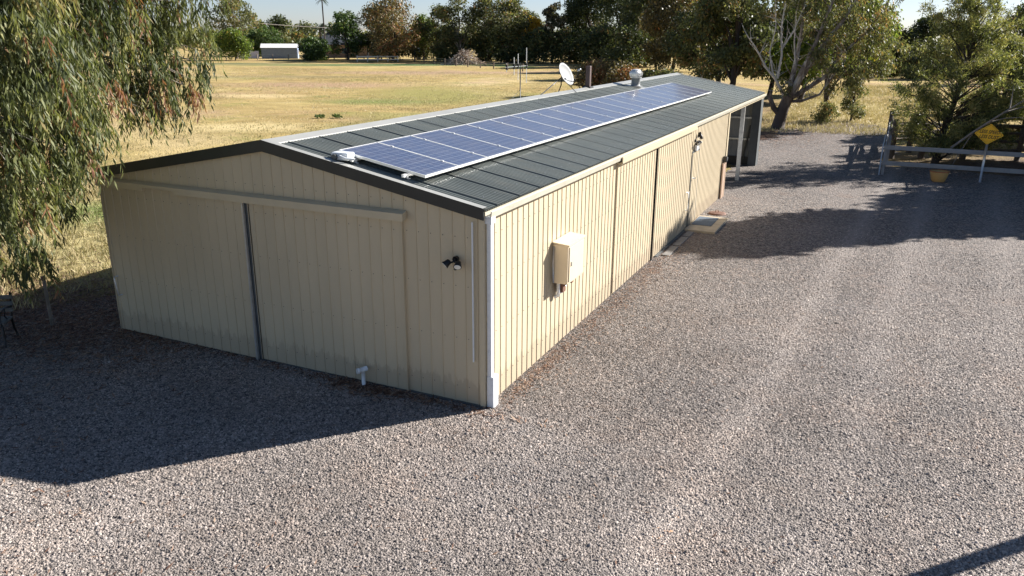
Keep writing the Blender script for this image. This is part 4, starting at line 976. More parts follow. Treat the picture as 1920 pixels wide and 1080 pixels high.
# white-limbed eucalyptus right behind the shed
rng = np.random.default_rng(77)
def limb_tree():
    t = thing('eucalyptus', (-0.8, 40.4, 0), 'multi-stemmed eucalyptus with bare white limbs beyond the open bay', 'tree')
    rn = random.Random(9)
    mb = MB(); B = Vector((-0.9, 40.4, 0))
    # right and up vectors in world roughly facing the yard
    rt = Vector((0.905, 0.424, 0)); bk = Vector((-0.424, 0.905, 0))
    def Q(a, z, d=0): return B + rt * a + bk * d + Vector((0, 0, z))
    mb.tube([Q(-.1, -.1), Q(0, .6), Q(.15, 1.3), Q(.35, 1.9)], [.42, .34, .32, .30], 12)
    mb.tube([Q(-.05, .9), Q(-.45, 1.25), Q(-.75, 1.9), Q(-.7, 2.7)], [.2, .16, .13, .07], 8)
    limbs = [([Q(.3, 1.6), Q(.55, 2.6, .2), Q(.75, 4.0, .3), Q(.8, 5.8, .4), Q(.7, 8.4, .5)], .20),
             ([Q(.3, 1.7), Q(.95, 3.0), Q(1.9, 4.6), Q(3.1, 6.2), Q(4.2, 8.2)], .21),
             ([Q(.35, 1.6, .1), Q(.8, 3.2, -.3), Q(1.5, 5.0, -.5), Q(2.1, 7.2, -.6), Q(2.4, 9, -.6)], .16),
             ([Q(.4, 1.8), Q(1.4, 2.3, .3), Q(2.6, 3.0, .5), Q(3.4, 4.2, .7), Q(4.8, 5.6, .8), Q(6.0, 7.6, .8)], .17),
             ([Q(.4, 1.6), Q(1.0, 1.7, -.3), Q(1.9, 2.1, -.6), Q(2.6, 3.2, -.8), Q(3.2, 4.0, -.8)], .10),
             ([Q(.0, 2.0, -.1), Q(-.6, 2.9, -.3), Q(-1.3, 3.5, -.5), Q(-2.0, 4.7, -.6), Q(-2.6, 5.4, -.6)], .10),
             ([Q(-.5, 2.9, -.3), Q(-.4, 4.2, -.4), Q(-.7, 5.8, -.5), Q(-.5, 7.4, -.5), Q(-.7, 9, -.5)], .075),
             ([Q(-.8, 3.1, -.3), Q(-1.2, 4.4, -.5), Q(-1.0, 5.8, -.6), Q(-1.2, 7.6, -.6)], .06),
             ([Q(-.45, 4.5, -.4), Q(.1, 5.6, -.5), Q(.5, 6.8, -.5), Q(.7, 8.0, -.5)], .05),
             ([Q(.7, 3.6, .2), Q(.4, 5.0, .1), Q(.3, 6.6, .1), Q(.6, 8.2, .1)], .06)]
    ends = []
    wl = MB()
    for li, (pts, r0) in enumerate(limbs):
        if li >= 5: mb, keep = wl, mb
        n = len(pts); q = [p + Vector((rn.uniform(-.06, .06), 0, rn.uniform(-.06, .06))) for p in pts]
        mb.tube(q, [r0 * (1 - 0.75 * k / (n - 1)) for k in range(n)], 8, False)
        for k in range(1, n):
            for _ in range(4):
                s = q[k - 1].lerp(q[k], rn.random()); e = s + Vector((rn.uniform(-.9, .9), rn.uniform(-.9, .9), rn.uniform(.1, 1.1)))
                mb.tube([s, s.lerp(e, .5) + Vector((rn.uniform(-.1, .1), 0, 0)), e], [r0 * .28, r0 * .16, .006], 5, False); ends.append((e, k))
        if li >= 5: mb = keep
    mb.build('trunk', 'bark_pale', t, True); wl.build('bare_limbs', 'white_limb', t, True)
    cent = []; rads = []; ti = []
    for e, k in ends:
        if e.z > (3.4 if (e - B).dot(rt) > .9 else 6.3) and rn.random() < 0.6: cent.append(e[:]); rads.append((rn.uniform(.35, .7),) * 2 + (rn.uniform(.35, .65),)); ti.append(rn.uniform(.1, .85))
    for _ in range(80):
        a = rn.uniform(-3.5, 6.5); z = rn.uniform(7.0, 9.8) if a < 1.2 else rn.uniform(3.4, 9.0)
        cent.append(Q(a, z, rn.uniform(-1.6, 2.4))[:]); rads.append((rn.uniform(.4, .8),) * 3); ti.append(rn.uniform(.1, .85))
    for _ in range(40):
        a = rn.uniform(2.6, 6.6); z = rn.uniform(2.7 + .25 * abs(a - 4.5), 6.8)
        cent.append(Q(a, z, rn.uniform(-.8, 1.8))[:]); rads.append((rn.uniform(.3, .55),) * 3); ti.append(rn.uniform(.35, .85))
    for a, z in ((2.9, 2.3), (3.0, 2.7), (0.15, 2.4), (3.6, 2.6), (4.2, 2.9), (4.8, 3.4), (5.4, 3.9), (-.2, 2.6)):
        cent.append(Q(a, z, rn.uniform(-.3, .5))[:]); rads.append((.38, .38, .5)); ti.append(rn.uniform(.3, .8))
    V, T = leaf_quads(cent, rads, 125, 0.20, rng, .65, 0.16, tint0=ti, shell=.1)
    quads_mesh('crown', V, T, 'leaf_olive', t, tuple(t.location))
limb_tree()
# darker trunk standing just behind
make_tree('belt_tree', 1.2, 49.2, 9.2, 2.8, 'gum with a dark straight trunk right behind the white-limbed eucalyptus', GM, 'leaf_olive', seed=501, nclump=34, nleaf=220, size=0.22, droop=.6, low=.33, aspect=.16, tint=(.1, .8))
make_tree('shrub', 1.3, 44.9, 1.3, .8, 'small wispy green shrub at the foot of the eucalyptus', None, 'leaf_olive', seed=502, nclump=16, nleaf=150, size=0.11, crad=.5, droop=-.4, low=.0, cat='shrub')
make_tree('sapling', 2.7, 47.5, 3.3, .8, 'thin sapling hung with leaves between eucalyptus and track', None, 'leaf_olive', seed=503, nclump=26, nleaf=150, crad=.5, size=0.16, droop=.6, low=.02, cat='sapling', aspect=.16)

# casuarina
def casuarina(x, y, H, Rr, label, seed, n=230, leaf='leaf_sheoak', low=.12, group=None):
    rng = np.random.default_rng(seed); t = thing('casuarina', (x, y, 0), label, 'tree', group)
    cent = []; rads = []; ti = []
    mb = MB(); tr = [Vector((x, y, 0)), Vector((x + .1, y, 1.2)), Vector((x + .35, y, 2.6)), Vector((x + .55, y, 4.0)), Vector((x + .7, y, H * .72)), Vector((x + .6, y, H * .93))]
    mb.tube(tr, [.17, .14, .11, .08, .05, .02], 10)
    for i in range(n // 3):
        u = rng.uniform(0, 1); z = H * (low + (0.97 - low) * u); wid = Rr * (0.62 + .38 * math.sin(math.pi * min(1, .05 + u))) * (1.0 if u < .72 else 1 - (u - .72) * 1.7)
        a = rng.uniform(0, 2 * math.pi); L_ = wid * rng.uniform(.45, 1.0)
        k = min(4, int(u * 5 * .9)); p0 = tr[k].lerp(tr[k + 1], rng.uniform(0, 1)); p0.z = min(p0.z, z)
        e = Vector((x + .4 + L_ * math.cos(a), y + L_ * math.sin(a), z)); mid = p0.lerp(e, .55) + Vector((0, 0, .15))
        mb.tube([p0, mid, e], [.03, .018, .006], 5, False)
        for f in (0.55, .8, 1.0):
            q = p0.lerp(e, f) + Vector(rng.normal(0, .12, 3)); cent.append(q[:]); r_ = rng.uniform(.20, .40); rads.append((r_, r_, r_)); ti.append(rng.uniform(.05, .85))
    mb.build('trunk', 'bark_dark', t, True)
    V, T = leaf_quads(cent, rads, 130, 0.15, rng, -.25, 0.10, tint0=ti, shell=.05, tvar=.18)
    quads_mesh('crown', V, T, leaf, t, (x, y, 0)); return t
casuarina(7.0, 29.6, 7.4, 2.9, 'bushy casuarina growing behind the white rail fence and tub', 21, 450)
casuarina(9.6, 37.0, 5.4, 2.2, 'paler rounded casuarina standing behind the warning sign', 22, 380, low=.05)
casuarina(11.6, 28.5, 3.6, 1.8, 'dark low casuarina at the right edge behind the fence', 23, 220, low=.0)
mb = MB(); mb.tube([(7.3, 26.4, 1.1), (8.0, 26.6, 1.75), (8.9, 26.8, 2.5), (9.9, 27.0, 3.3), (10.8, 27.2, 4.1)], [.05, .045, .035, .025, .015], 8)
for s, e in (((8.4, 26.7, 2.1), (9.6, 27, 2.35)), ((8.9, 26.8, 2.5), (10.6, 27.2, 3.0)), ((9.1, 26.85, 2.65), (9.1, 27, 3.6)), ((9.9, 27, 3.3), (10.1, 27, 4.3)), ((8.0, 26.6, 1.75), (7.3, 26.4, 0))):
    mb.tube([s, Vector(s).lerp(Vector(e), .5) + Vector((0, 0, .08)), e], [.03, .02, .012], 6)
tag(mb.build('dead_branch', 'grey_timber', None, True), 'bare grey fallen branch leaning up behind the warning sign', 'branch')

# trees just outside the right edge that shade the yard
GS = 'trees right of the yard'
for i, (x, y, H, Rr, lb) in enumerate([
    (17.8, 31.5, 9.8, 4.8, 'big gum outside the right edge shading the yard'),
    (22.5, 38.5, 10.5, 4.2, 'tall gum further back outside the right edge'),
    (14.4, 27.0, 6.2, 2.7, 'short gum nearest the yard outside the right edge'),
    (22.0, 29.0, 9.8, 4.4, 'wide gum beside the big one outside the right edge'),
    (13.4, 33.5, 7.2, 2.6, 'slim gum behind the short one outside the right edge'),
    (17.5, 46.0, 8.6, 3.0, 'gum beyond the stock yard outside the right edge'),
    (14.9, 25.6, 8.6, 2.9, 'tall leafy gum in front of the short gum outside the right edge'),
    (13.3, 25.0, 10.6, 2.3, 'high-crowned slender gum closest to the fence outside the right edge'),
    (13.2, 46.6, 8.4, 2.6, 'dark gum touching the right edge of the picture behind the stock yard')]):
    make_tree('shade_tree', x, y, H, Rr, lb, GS, 'leaf_mid', seed=601 + i, nclump=46, nleaf=230, size=0.34, low=.6 if H == 10.6 else .12, crad=.30)

# near weeping gum on the left
def near_gum():
    rng = np.random.default_rng(5); rn = random.Random(5)
    t = thing('weeping_gum', (-12.8, -1.2, 0), 'large weeping eucalyptus drooping over the left end of the shed', 'tree')
    lobes = [(-6.70, -1.57, 5.44, .76), (-6.77, -1.70, 4.55, .76), (-6.37, -2.14, 3.69, .73), (-6.27, -2.19, 2.93, .66), (-6.69, -2.23, 2.08, .52), (-6.87, -1.89, 1.50, .30), (-6.65, -2.46, 1.55, .26), (-6.77, -1.34, 2.39, .40),
             (-6.37, -1.38, 3.19, .60), (-6.34, -1.18, 3.90, .62), (-7.15, -.49, 4.81, .60), (-7.66, .49, 5.30, .62), (-8.09, 1.55, 5.50, .66), (-8.03, 2.37, 5.51, .68), (-7.71, 2.71, 5.32, .55), (-7.66, 2.73, 4.45, .38),
             (-7.42, 2.20, 3.92, .34), (-7.85, 1.81, 4.63, .62), (-7.94, 1.63, 3.95, .50), (-7.62, 1.17, 3.55, .26), (-7.62, 1.95, 3.70, .32), (-7.57, .57, 4.42, .38), (-6.90, -.31, 3.75, .40), (-6.83, -.26, 3.44, .22), (-6.82, -.71, 2.97, .34),
             (-8.15, 1.47, 4.73, .50), (-7.48, -.98, 6.23, 1.0), (-7.75, .33, 6.32, 1.0), (-7.68, 1.95, 6.44, 1.1), (-7.78, 3.32, 6.14, .45)]
    lobes = [(x - .32, y, z + (.34 if z < 3 else .22 if z < 4.2 else .1), r * .94) for x, y, z, r in lobes]
    lobes += [(-8.2, -2.2, 4.6, 1.1), (-8.3, -2.4, 3.2, .9), (-8.0, -.8, 5.6, 1.1), (-9.4, 0.2, 6.2, 1.3), (-9.6, -1.6, 5.2, 1.3), (-9.3, 2.4, 6.6, 1.2), (-8.6, -.6, 7.4, 1.2), (-9.6, 1.4, 8.0, 1.3), (-10.6, -.4, 8.6, 1.5), (-8.2, -1.9, 2.2, .45),
              (-8.3, -.9, 2.7, .55), (-8.3, -.5, 3.7, .6)]
    mb = MB(); base = Vector((-12.8, -1.2, -.05))
    stem = [base, Vector((-12.6, -1.2, 1.6)), Vector((-12.0, -1.1, 3.2)), Vector((-11.2, -.8, 4.8)), Vector((-10.6, -.4, 6.4)), Vector((-10.2, 0, 8.2))]
    mb.tube(stem, [.42, .36, .31, .26, .19, .10], 12)
    for i, (x, y, z, r) in enumerate(lobes):
        k = 2 if z < 4 else (3 if z < 6 else 4); p0 = stem[k]
        e = Vector((x, y, z + r * .6)); mid = p0.lerp(e, .5) + Vector((0, 0, .5)); q = p0.lerp(e, .8) + Vector((0, 0, .35))
        mb.tube([p0, mid, q, e], [.075, .045, .025, .010], 6, False)
        for _ in range(3):
            e2 = e + Vector((rn.uniform(-1, 1) * r, rn.uniform(-1, 1) * r, rn.uniform(-.2, .5) * r)); mb.tube([q, q.lerp(e2, .6) + Vector((0, 0, .1)), e2], [.012, .008, .004], 4, False)
    mb.build('trunk', 'bark_pale', t, True)
    # drooping twigs with hanging leaves
    VS = []; TS = []; tw = MB()
    for (x, y, z, r) in lobes:
        nt_ = int(140 * (r / .6) ** 2.1); t0 = rn.uniform(.1, .6)
        sub = rng.normal(0, .55, (9, 3)) * r; st = rng.uniform(-.25, .3, 9); red = rng.random(9) < (.45 if (2.9 < z < 4.3 and x < -6.9 and y < -1.3) else .05)
        for _ in range(nt_):
            q = int(rng.integers(9)); d = sub[q] + rng.normal(0, .16, 3) * (r / .6)
            s = np.array([x, y, z]) + d * np.array([1, 1, .9]) + np.array([0, 0, .18]); out = np.array([d[0], d[1], 0.0]); out /= (np.linalg.norm(out) + 1e-6)
            ln = rng.uniform(.25, .55); nl = int(rng.integers(9, 17)); f = np.linspace(.05, 1, nl)
            side = rng.normal(0, .25, 3)
            P = s + out * (f[:, None] * .22 * ln) + side * (f[:, None] * .25) + np.array([0, 0, -1]) * (f[:, None] ** 1.5 * ln)
            ang = rng.uniform(0, 2 * np.pi, nl)
            ax = np.stack([np.cos(ang) * .42, np.sin(ang) * .42, -np.ones(nl)], 1) + rng.normal(0, .16, (nl, 3)); ax /= np.linalg.norm(ax, axis=1)[:, None]
            sd = np.cross(ax, rng.normal(size=(nl, 3))); sd /= np.linalg.norm(sd, axis=1)[:, None]
            L_ = rng.uniform(.10, .19, nl)[:, None]; w = L_ * rng.uniform(.07, .12, (nl, 1))
            VS.append(np.stack([P, P + ax * L_ * .4 + sd * w, P + ax * L_, P + ax * L_ * .4 - sd * w], 1))
            tt = np.clip(t0 + st[q] + rng.normal(0, .15, nl), 0, .86)
            if rng.random() < (.9 if red[q] else .03): tt = np.clip(.93 + rng.normal(0, .04, nl), .86, 1)
            TS.append(tt)
    V = np.concatenate(VS); T = np.concatenate(TS); print('near leaves', len(V))
    quads_mesh('crown', V, T, 'leaf_near', t, tuple(t.location))
near_gum()

# palms
def palm(x, y, H, L_, label, nf=26, tr=.22):
    rng = np.random.default_rng(int(abs(x * 7))); t = thing('palm', (x, y, 0), label, 'palm tree', 'palms beyond the paddock')
    mb = MB(); mb.tube([(x, y, -.05), (x + .1, y, H * .5), (x, y, H)], [tr, tr * .8, tr * .7], 8); mb.build('trunk', 'bark_dark', t, True)
    VS = []; TS = []
    for k in range(nf):
        a = rng.uniform(0, 2 * math.pi); el = rng.uniform(-.7, 1.2); n = 26
        f = np.linspace(.1, 1, n); hd = np.array([math.cos(a), math.sin(a), 0])
        P = np.array([x, y, H]) + hd * (f[:, None] * L_ * math.cos(el)) + np.array([0, 0, 1]) * (f[:, None] * math.sin(el) * L_ - (f[:, None] ** 2) * L_ * .45)
        for sg in (-1, 1):
            sdv = np.array([-hd[1], hd[0], 0]) * sg; wv = (sdv * .5 + hd * .5 + np.array([0, 0, -.3])) * L_ * .32
            e = P + wv * np.sin(np.pi * np.clip(f, .1, .95))[:, None]; dn_ = hd * L_ * .018
            VS.append(np.stack([P - dn_, P + dn_, e + dn_ * .5, e - dn_ * .5], 1)); TS.append(rng.uniform(.1, .7, n))
    quads_mesh('crown', np.concatenate(VS), np.concatenate(TS), 'leaf_palm', t, (x, y, 0))
palm(-118.0, 148.4, 13.0, 1.7, 'very tall thin palm whose head touches the top of the picture', 30, .2)
palm(-121.8, 151.7, 6.6, 2.5, 'short bushy palm standing left of the tall palm', 34, .3)
palm(-118.6, 154.4, 5.6, 2.3, 'short palm half hidden right of the tall palm', 30, .3)

# ---------------------------------------------------------------- far buildings and fences
t = thing('farm_shed', (-117.5, 132, 0), 'small blue-grey shed with a white roof across the paddock', 'shed')
a = Vector((-120.8, 129.9, 0)); b = Vector((-114.6, 134.4, 0)); dxs = (b - a).normalized(); dys = Vector((-dxs.y, dxs.x, 0))
def FP(u, v, z): return a + dxs * u + dys * v + Vector((0, 0, z))
Ls = (b - a).length; Ds = 3.6
mb = MB(); ribs = [i * .25 for i in range(int(Ls / .25) + 1)]
mb.add([FP(0, 0, 0), FP(Ls, 0, 0), FP(Ls, 0, 2.35), FP(0, 0, 2.35), FP(0, Ds, 0), FP(0, Ds, 2.35), FP(Ls, Ds, 0), FP(Ls, Ds, 2.35)], [(0, 1, 2, 3), (4, 0, 3, 5), (6, 4, 5, 7)])
for u in ribs: mb.beam(FP(u, -.03, 0), FP(u, -.03, 2.35), .05, .03)
mb.build('wall', 'shed_blue', t)
mb = MB(); mb.add([FP(Ls, 0, 0), FP(Ls, Ds, 0), FP(Ls, Ds, 2.35), FP(Ls, Ds / 2, 3.05), FP(Ls, 0, 2.35)], [(0, 1, 2, 3, 4)]); mb.build('end_wall', 'shed_blue2', t)
mb = MB(); mb.add([FP(-.2, -.25, 2.32), FP(Ls + .15, -.25, 2.32), FP(Ls + .15, Ds / 2, 3.12), FP(-.2, Ds / 2, 3.12), FP(-.2, Ds + .2, 2.32), FP(Ls + .15, Ds + .2, 2.32),
      FP(-.2, -.25, 2.26), FP(Ls + .15, -.25, 2.26)], [(0, 1, 2, 3), (3, 2, 5, 4), (6, 7, 1, 0)]); mb.build('roof', 'white_roof', t)
wv = FP(Ls + .03, Ds * .42, 1.2)
mb = MB(); mb.add([FP(Ls + .04, Ds * .3, 1.0), FP(Ls + .04, Ds * .62, 1.0), FP(Ls + .04, Ds * .62, 1.7), FP(Ls + .04, Ds * .3, 1.7)], [(0, 1, 2, 3)]); wf = mb.build('window', 'glass_dark', t)
mb = MB(); mb.beam(FP(Ls + .05, Ds * .28, .96), FP(Ls + .05, Ds * .64, .96), .06, .06); mb.beam(FP(Ls + .05, Ds * .28, 1.74), FP(Ls + .05, Ds * .64, 1.74), .06, .06); mb.build('frame', 'white_roof', wf)
t = thing('screen_panel', (-123.3, 128, 0), 'pale mauve metal screen left of the white-roofed shed', 'fence panel')
mb = MB(); mb.beam((-124.4, 127.2, .85), (-121.3, 129.5, .85), .06, 1.5)
for k in range(8): mb.beam(Vector((-124.4, 127.2, .1)).lerp(Vector((-121.3, 129.5, .1)), k / 7), Vector((-124.4, 127.2, 1.65)).lerp(Vector((-121.3, 129.5, 1.65)), k / 7), .09, .05)
mb.build('panel', simple('mauve_panel', (0.55, 0.55, 0.68), .5), t)
t = thing('house', (-118, 150, 0), 'dark-roofed farmhouse half hidden by bushes beyond the white-roofed shed', 'house')
def house(ax_, ay_, L_, D_, h, rh, roofm, wallm, par, ang):
    c, s = math.cos(ang), math.sin(ang)
    def HP(u, v, z): return (ax_ + u * c - v * s, ay_ + u * s + v * c, z)
    mb = MB(); mb.add([HP(0, 0, 0), HP(L_, 0, 0), HP(L_, D_, 0), HP(0, D_, 0), HP(0, 0, h), HP(L_, 0, h), HP(L_, D_, h), HP(0, D_, h)], [(0, 1, 5, 4), (1, 2, 6, 5), (2, 3, 7, 6), (3, 0, 4, 7)]); mb.build('wall', wallm, par)
    e = .6; mb = MB(); mb.add([HP(-e, -e, h), HP(L_ + e, -e, h), HP(L_ + e, D_ + e, h), HP(-e, D_ + e, h), HP(D_ / 2, D_ / 2, h + rh), HP(L_ - D_ / 2, D_ / 2, h + rh)], [(0, 1, 5, 4), (1, 2, 5), (2, 3, 4, 5), (3, 0, 4), (3, 2, 1, 0)]); r_ = mb.build('roof', roofm, par)
    for u in (L_ * .2, L_ * .6):
        mb = MB(); mb.add([HP(u, -.03, .9), HP(u + 1.4, -.03, .9), HP(u + 1.4, -.03, 2.1), HP(u, -.03, 2.1)], [(0, 1, 2, 3)]); mb.build('window', 'glass_dark', par)
    return r_, HP
r_, HP = house(-113.5, 143.5, 16, 7, 2.9, 2.3, 'dark_roof', 'brick', t, .65)
mb = MB(); mb.beam(HP(3, 3.2, 3.6), HP(3, 3.2, 5.6), .6, .6); mb.build('chimney', 'white_roof', r_)
t = thing('house', (-124, 160, 0), 'grey hipped-roof house farther back between the rounded tree and palm', 'house')
r_, HP = house(-126.0, 155, 12, 8, 3.2, 3.0, 'dark_roof', 'brick', t, .65)
mb = MB(); mb.beam(HP(2.5, 3, 5.8), HP(7, 3, 6.05), 1.0, .25); mb.build('solar_heater', 'white_roof', r_)
t = thing('carport', (-98.6, 137.0, 0), 'open dark carport beside the limy bush across the paddock', 'carport')
mb = MB()
for (x, y) in ((-102.0, 134.8), (-98.2, 137.4), (-104.0, 138.0), (-100.4, 140.6)): mb.beam((x, y, 0), (x, y, 3.0), .15, .15)
mb.build('post', 'dark_roof', t)
mb = MB(); mb.add([(-103.0, 134.3, 3.0), (-97.3, 138.0, 3.0), (-100.4, 141.6, 3.0), (-105.6, 137.8, 3.0), (-103.0, 136.8, 4.4), (-101.0, 138.6, 4.4)], [(0, 1, 5, 4), (1, 2, 5), (2, 3, 4, 5), (3, 0, 4), (3, 2, 1, 0)]); mb.build('roof', 'dark_roof', t)
# white yard rails
t = thing('paddock_rail', (-99, 137.5, 0), 'white two-rail fence section below the brown gum', 'fence')
A = Vector((-91.4, 124.1, 0)); Bv = Vector((-85.5, 129.6, 0))
for z in (.45, 1.0):
    mb = MB(); mb.beam(A + Vector((0, 0, z)), Bv + Vector((0, 0, z)), .08, .2); mb.build('rail', 'fence_white', t)
for k in range(5):
    p = A.lerp(Bv, k / 4); mb = MB(); mb.beam(p, p + Vector((0, 0, 1.2)), .14, .14); mb.build('post', 'fence_white', t)
# wire fence at far side
t = thing('wire_fence', (-110, 126, 0), 'sagging post and wire fence along the far side of the paddock', 'fence')
pts = [Vector((-128.0, 113.5, 0)).lerp(Vector((-97.5, 135.0, 0)), k / 12) for k in range(13)]
pts += [Vector((-80, 127.0, 0)).lerp(Vector((-46, 103, 0)), k / 9) for k in range(10)]
rn = random.Random(3)
for k, p in enumerate(pts):
    mb = MB(); mb.beam(p, p + Vector((rn.uniform(-.05, .05), 0, 1.15)), .14, .14); mb.build('post', 'grey_timber' if k < 13 else 'old_timber', t)
for rng_ in (range(0, 13), range(13, 23)):
    for z in (.4, .75, 1.05): MB().tube([pts[k] + Vector((0, 0, z)) for k in rng_], .012, 4, False).build('wire', 'galv', t)
# heap of branches
t = thing('branch_heap', (-66.5, 122.6, 0), 'big heap of dead branches piled on the paddock edge', 'branch pile')
rn = random.Random(8); mb = MB(); lt = MB()
dirr = Vector((.905, .424, 0)); dirb = Vector((-.424, .905, 0))
for k in range(420):
    u = rn.gauss(0, 1.5); v = rn.gauss(0, 1.0); hmax = 3.0 * math.exp(-(u / 2.4) ** 2 - (v / 1.8) ** 2); z = rn.uniform(0, hmax)
    c = Vector((-66.5, 122.6, z)) + dirr * u + dirb * v
    d = Vector((rn.gauss(0, .6), rn.gauss(0, .6), rn.uniform(-.2, 1))) .normalized() * rn.uniform(.5, 1.4) + dirr * (-.25 * u)
    (mb if rn.random() < .75 else lt).tube([c - d * .6, c + Vector((rn.uniform(-.1, .1),) * 3), c + d * .6], [.05, .04, .02], 5, False)
tag(mb.build('dead_branches', 'litterstick', t), kind='stuff'); tag(lt.build('pale_branches', 'fence_white', t), kind='stuff')
t = thing('water_tank', (-90.5, 146.0, 0), 'small dark green tank on a stand at the far tree line', 'tank')
mb = MB(); mb.lathe([(0.001, 2.7), (.9, 2.5), (.95, 2.4), (.95, .9), (.001, .9)], (-88.6, 141.5, 0), 16); mb.build('body', 'tank', t, True)
mb = MB()
for dx_, dy_ in ((-.6, -.6), (.6, -.6), (.6, .6), (-.6, .6)): mb.beam((-88.6 + dx_, 141.5 + dy_, 0), (-88.6 + dx_, 141.5 + dy_, .9), .12, .12)
mb.build('stand', 'old_timber', t)
t = thing('overhead_cable', (-150, 160, 0), 'pale cable sagging across the sky behind the far houses', 'cable')
mb = MB(); A = Vector((-139, 128, 9.0)); Bv = Vector((-104, 150, 6.4)); mb.tube([A.lerp(Bv, k / 12) - Vector((0, 0, 1.9 * 4 * (k / 12) * (1 - k / 12) * .35)) for k in range(13)], .07, 5, False); mb.build('cable', 'fence_white', t)

# ---------------------------------------------------------------- ground cover (uncountable)
rng = np.random.default_rng(11)
def in_shed(x, y, m=0.1): return (x > -W - m) & (x < m) & (y > -m) & (y < YL + m)
def in_gravel(x, y):
    return ((x > -9.3) & (y < 1.3) & (x < 24)) | ((x > -9 + 0) & (x < -7.0) & (y < 2.2)) | ((x > -1.0) & (y < 26)) | ((x > -.4) & (y < 39.5) & (x < 5.3)) | ((x < -9.3) & (x > -14) & (y < 1.3 - (-9.3 - x) * 1.5))
def tufts(n, xr, yr, hmin, hmax, blades, name, label, densfn=None, tintfn=None, width=.012, spread=.06):
    x = rng.uniform(*xr, n); y = rng.uniform(*yr, n); k = ~in_shed(x, y, .05) & ~in_gravel(x, y)
    if densfn is not None: k &= rng.random(n) < densfn(x, y)
    x = x[k]; y = y[k]; n = len(x); N = n * blades
    bx_ = np.repeat(x, blades) + rng.normal(0, spread, N); by_ = np.repeat(y, blades) + rng.normal(0, spread, N)
    h = np.repeat(rng.uniform(hmin, hmax, n), blades) * rng.uniform(.5, 1.1, N); a = rng.uniform(0, 2 * np.pi, N)
    w = width * rng.uniform(.7, 1.5, N); dx_ = np.cos(a) * w; dy_ = np.sin(a) * w; le = rng.normal(0, .35, (N, 2)) * h[:, None]
    z0 = np.zeros(N)
    V = np.stack([np.stack([bx_ - dx_, by_ - dy_, z0], 1), np.stack([bx_ + dx_, by_ + dy_, z0], 1),
                  np.stack([bx_ + dx_ * .5 + le[:, 0] * .5, by_ + dy_ * .5 + le[:, 1] * .5, h * .6], 1), np.stack([bx_ + le[:, 0], by_ + le[:, 1], h], 1)], 1)
    T = np.repeat(tintfn(x, y) if tintfn is not None else rng.uniform(.2, 1, n), blades) + rng.normal(0, .1, N)
    o = quads_mesh(name, V, T, 'grass'); return tag(o, label, 'grass', kind='stuff')
def wob(x, y, s, p): return .5 + .25 * (np.sin(x * s + p) + np.sin(y * s * 1.3 + p * 2 + 1.7 * np.sin(x * s * .6)))
tufts(26000, (-24, -7.6), (-2, 22), .06, .30, 7, 'grass', 'dry and green grass tufts in the paddock beside the shed', lambda x, y: wob(x, y, .9, 1) + .1,
      lambda x, y: np.clip(.65 - .45 * wob(x, y, .5, 3) - .4 * np.exp(-((x + 16) / 3.5) ** 2 - ((y - 7.4) / 2.6) ** 2) + rng.uniform(-.1, .3, len(x)), 0, 1), .007)
tufts(48000, (-90, -7), (14, 95), .03, .16, 6, 'grass', 'short straw-coloured paddock grass behind the shed', lambda x, y: wob(x, y, .25, 2) * (x < -7 - (y - 26).clip(0) * .1) * (y < 60 - x * 0.8),
      lambda x, y: np.clip(.98 - .65 * wob(x, y, .16, 5) + rng.uniform(-.15, .12, len(x)), 0, 1), .012, .14)
tufts(9000, (-3, 9), (38.5, 90), .10, .35, 6, 'grass', 'pale yellow grass on the track beyond the gravel', lambda x, y: wob(x, y, .4, 2) + .3,
      lambda x, y: np.clip(.75 + rng.uniform(-.3, .25, len(x)), 0, 1), .014, .12)
# green weeds in the paddock
for k, (x, y, r_) in enumerate(((-28.8, 32.8, .45), (-27.9, 33.4, .33))):
    V, T = leaf_quads([(x, y, .10)], [(r_ * .8, r_ * .8, .10)], 110, .15, rng, -.6, .25, tint0=[.35])
    V[:, :, 2] = np.maximum(V[:, :, 2], .01); o = quads_mesh('weed', V, T, 'leaf_green')
    tag(o, ['dark green weed in the paddock, the left of a pair', 'dark green weed in the paddock, the right and smaller of a pair'][k], 'weed', 'pair of weeds in the paddock')
# leaf litter
def litter(n, pts, name, label, size=.07, mat='litter'):
    P = []
    for (x, y, rx, ry, wgt) in pts:
        m = int(n * wgt); P.append(np.stack([rng.normal(x, rx, m), rng.normal(y, ry, m)], 1))
    P = np.concatenate(P); k = ~in_shed(P[:, 0], P[:, 1], .03); P = P[k]; N = len(P)
    a = rng.uniform(0, 2 * np.pi, N); ln = size * rng.uniform(.5, 1.5, N); w = ln * rng.uniform(.1, .22, N); z = rng.uniform(.012, .035, N); tl = rng.normal(0, .25, N) * ln
    c, s = np.cos(a), np.sin(a); X, Y_ = P[:, 0], P[:, 1]
    V = np.stack([np.stack([X - c * ln, Y_ - s * ln, z], 1), np.stack([X - s * w, Y_ + c * w, z + .004], 1), np.stack([X + c * ln, Y_ + s * ln, z + np.abs(tl)], 1), np.stack([X + s * w, Y_ - c * w, z], 1)], 1)
    o = quads_mesh(name, V, rng.uniform(0, 1, N), mat); return tag(o, label, 'leaf litter', kind='stuff')
litter(26000, [(-9.6, .3, 1.6, 1.0, .30), (-11.5, -1.5, 1.5, 2.2, .22), (-8.2, -.6, 1.2, .6, .12), (-8.6, -4.2, 2.2, 1.8, .10), (-2.1, -.25, .35, .12, .015), (-1.4, -.18, .9, .07, .02), (-.5, 37.5, 1.8, 3.0, .2), (1.6, 44.5, 2.4, 2.4, .15), (8.5, 28.5, 2.8, 1.6, .12), (-5, -.15, 1.5, .1, .015)], 'leaf_litter', 'brown fallen gum leaves on the ground under the trees', .055)
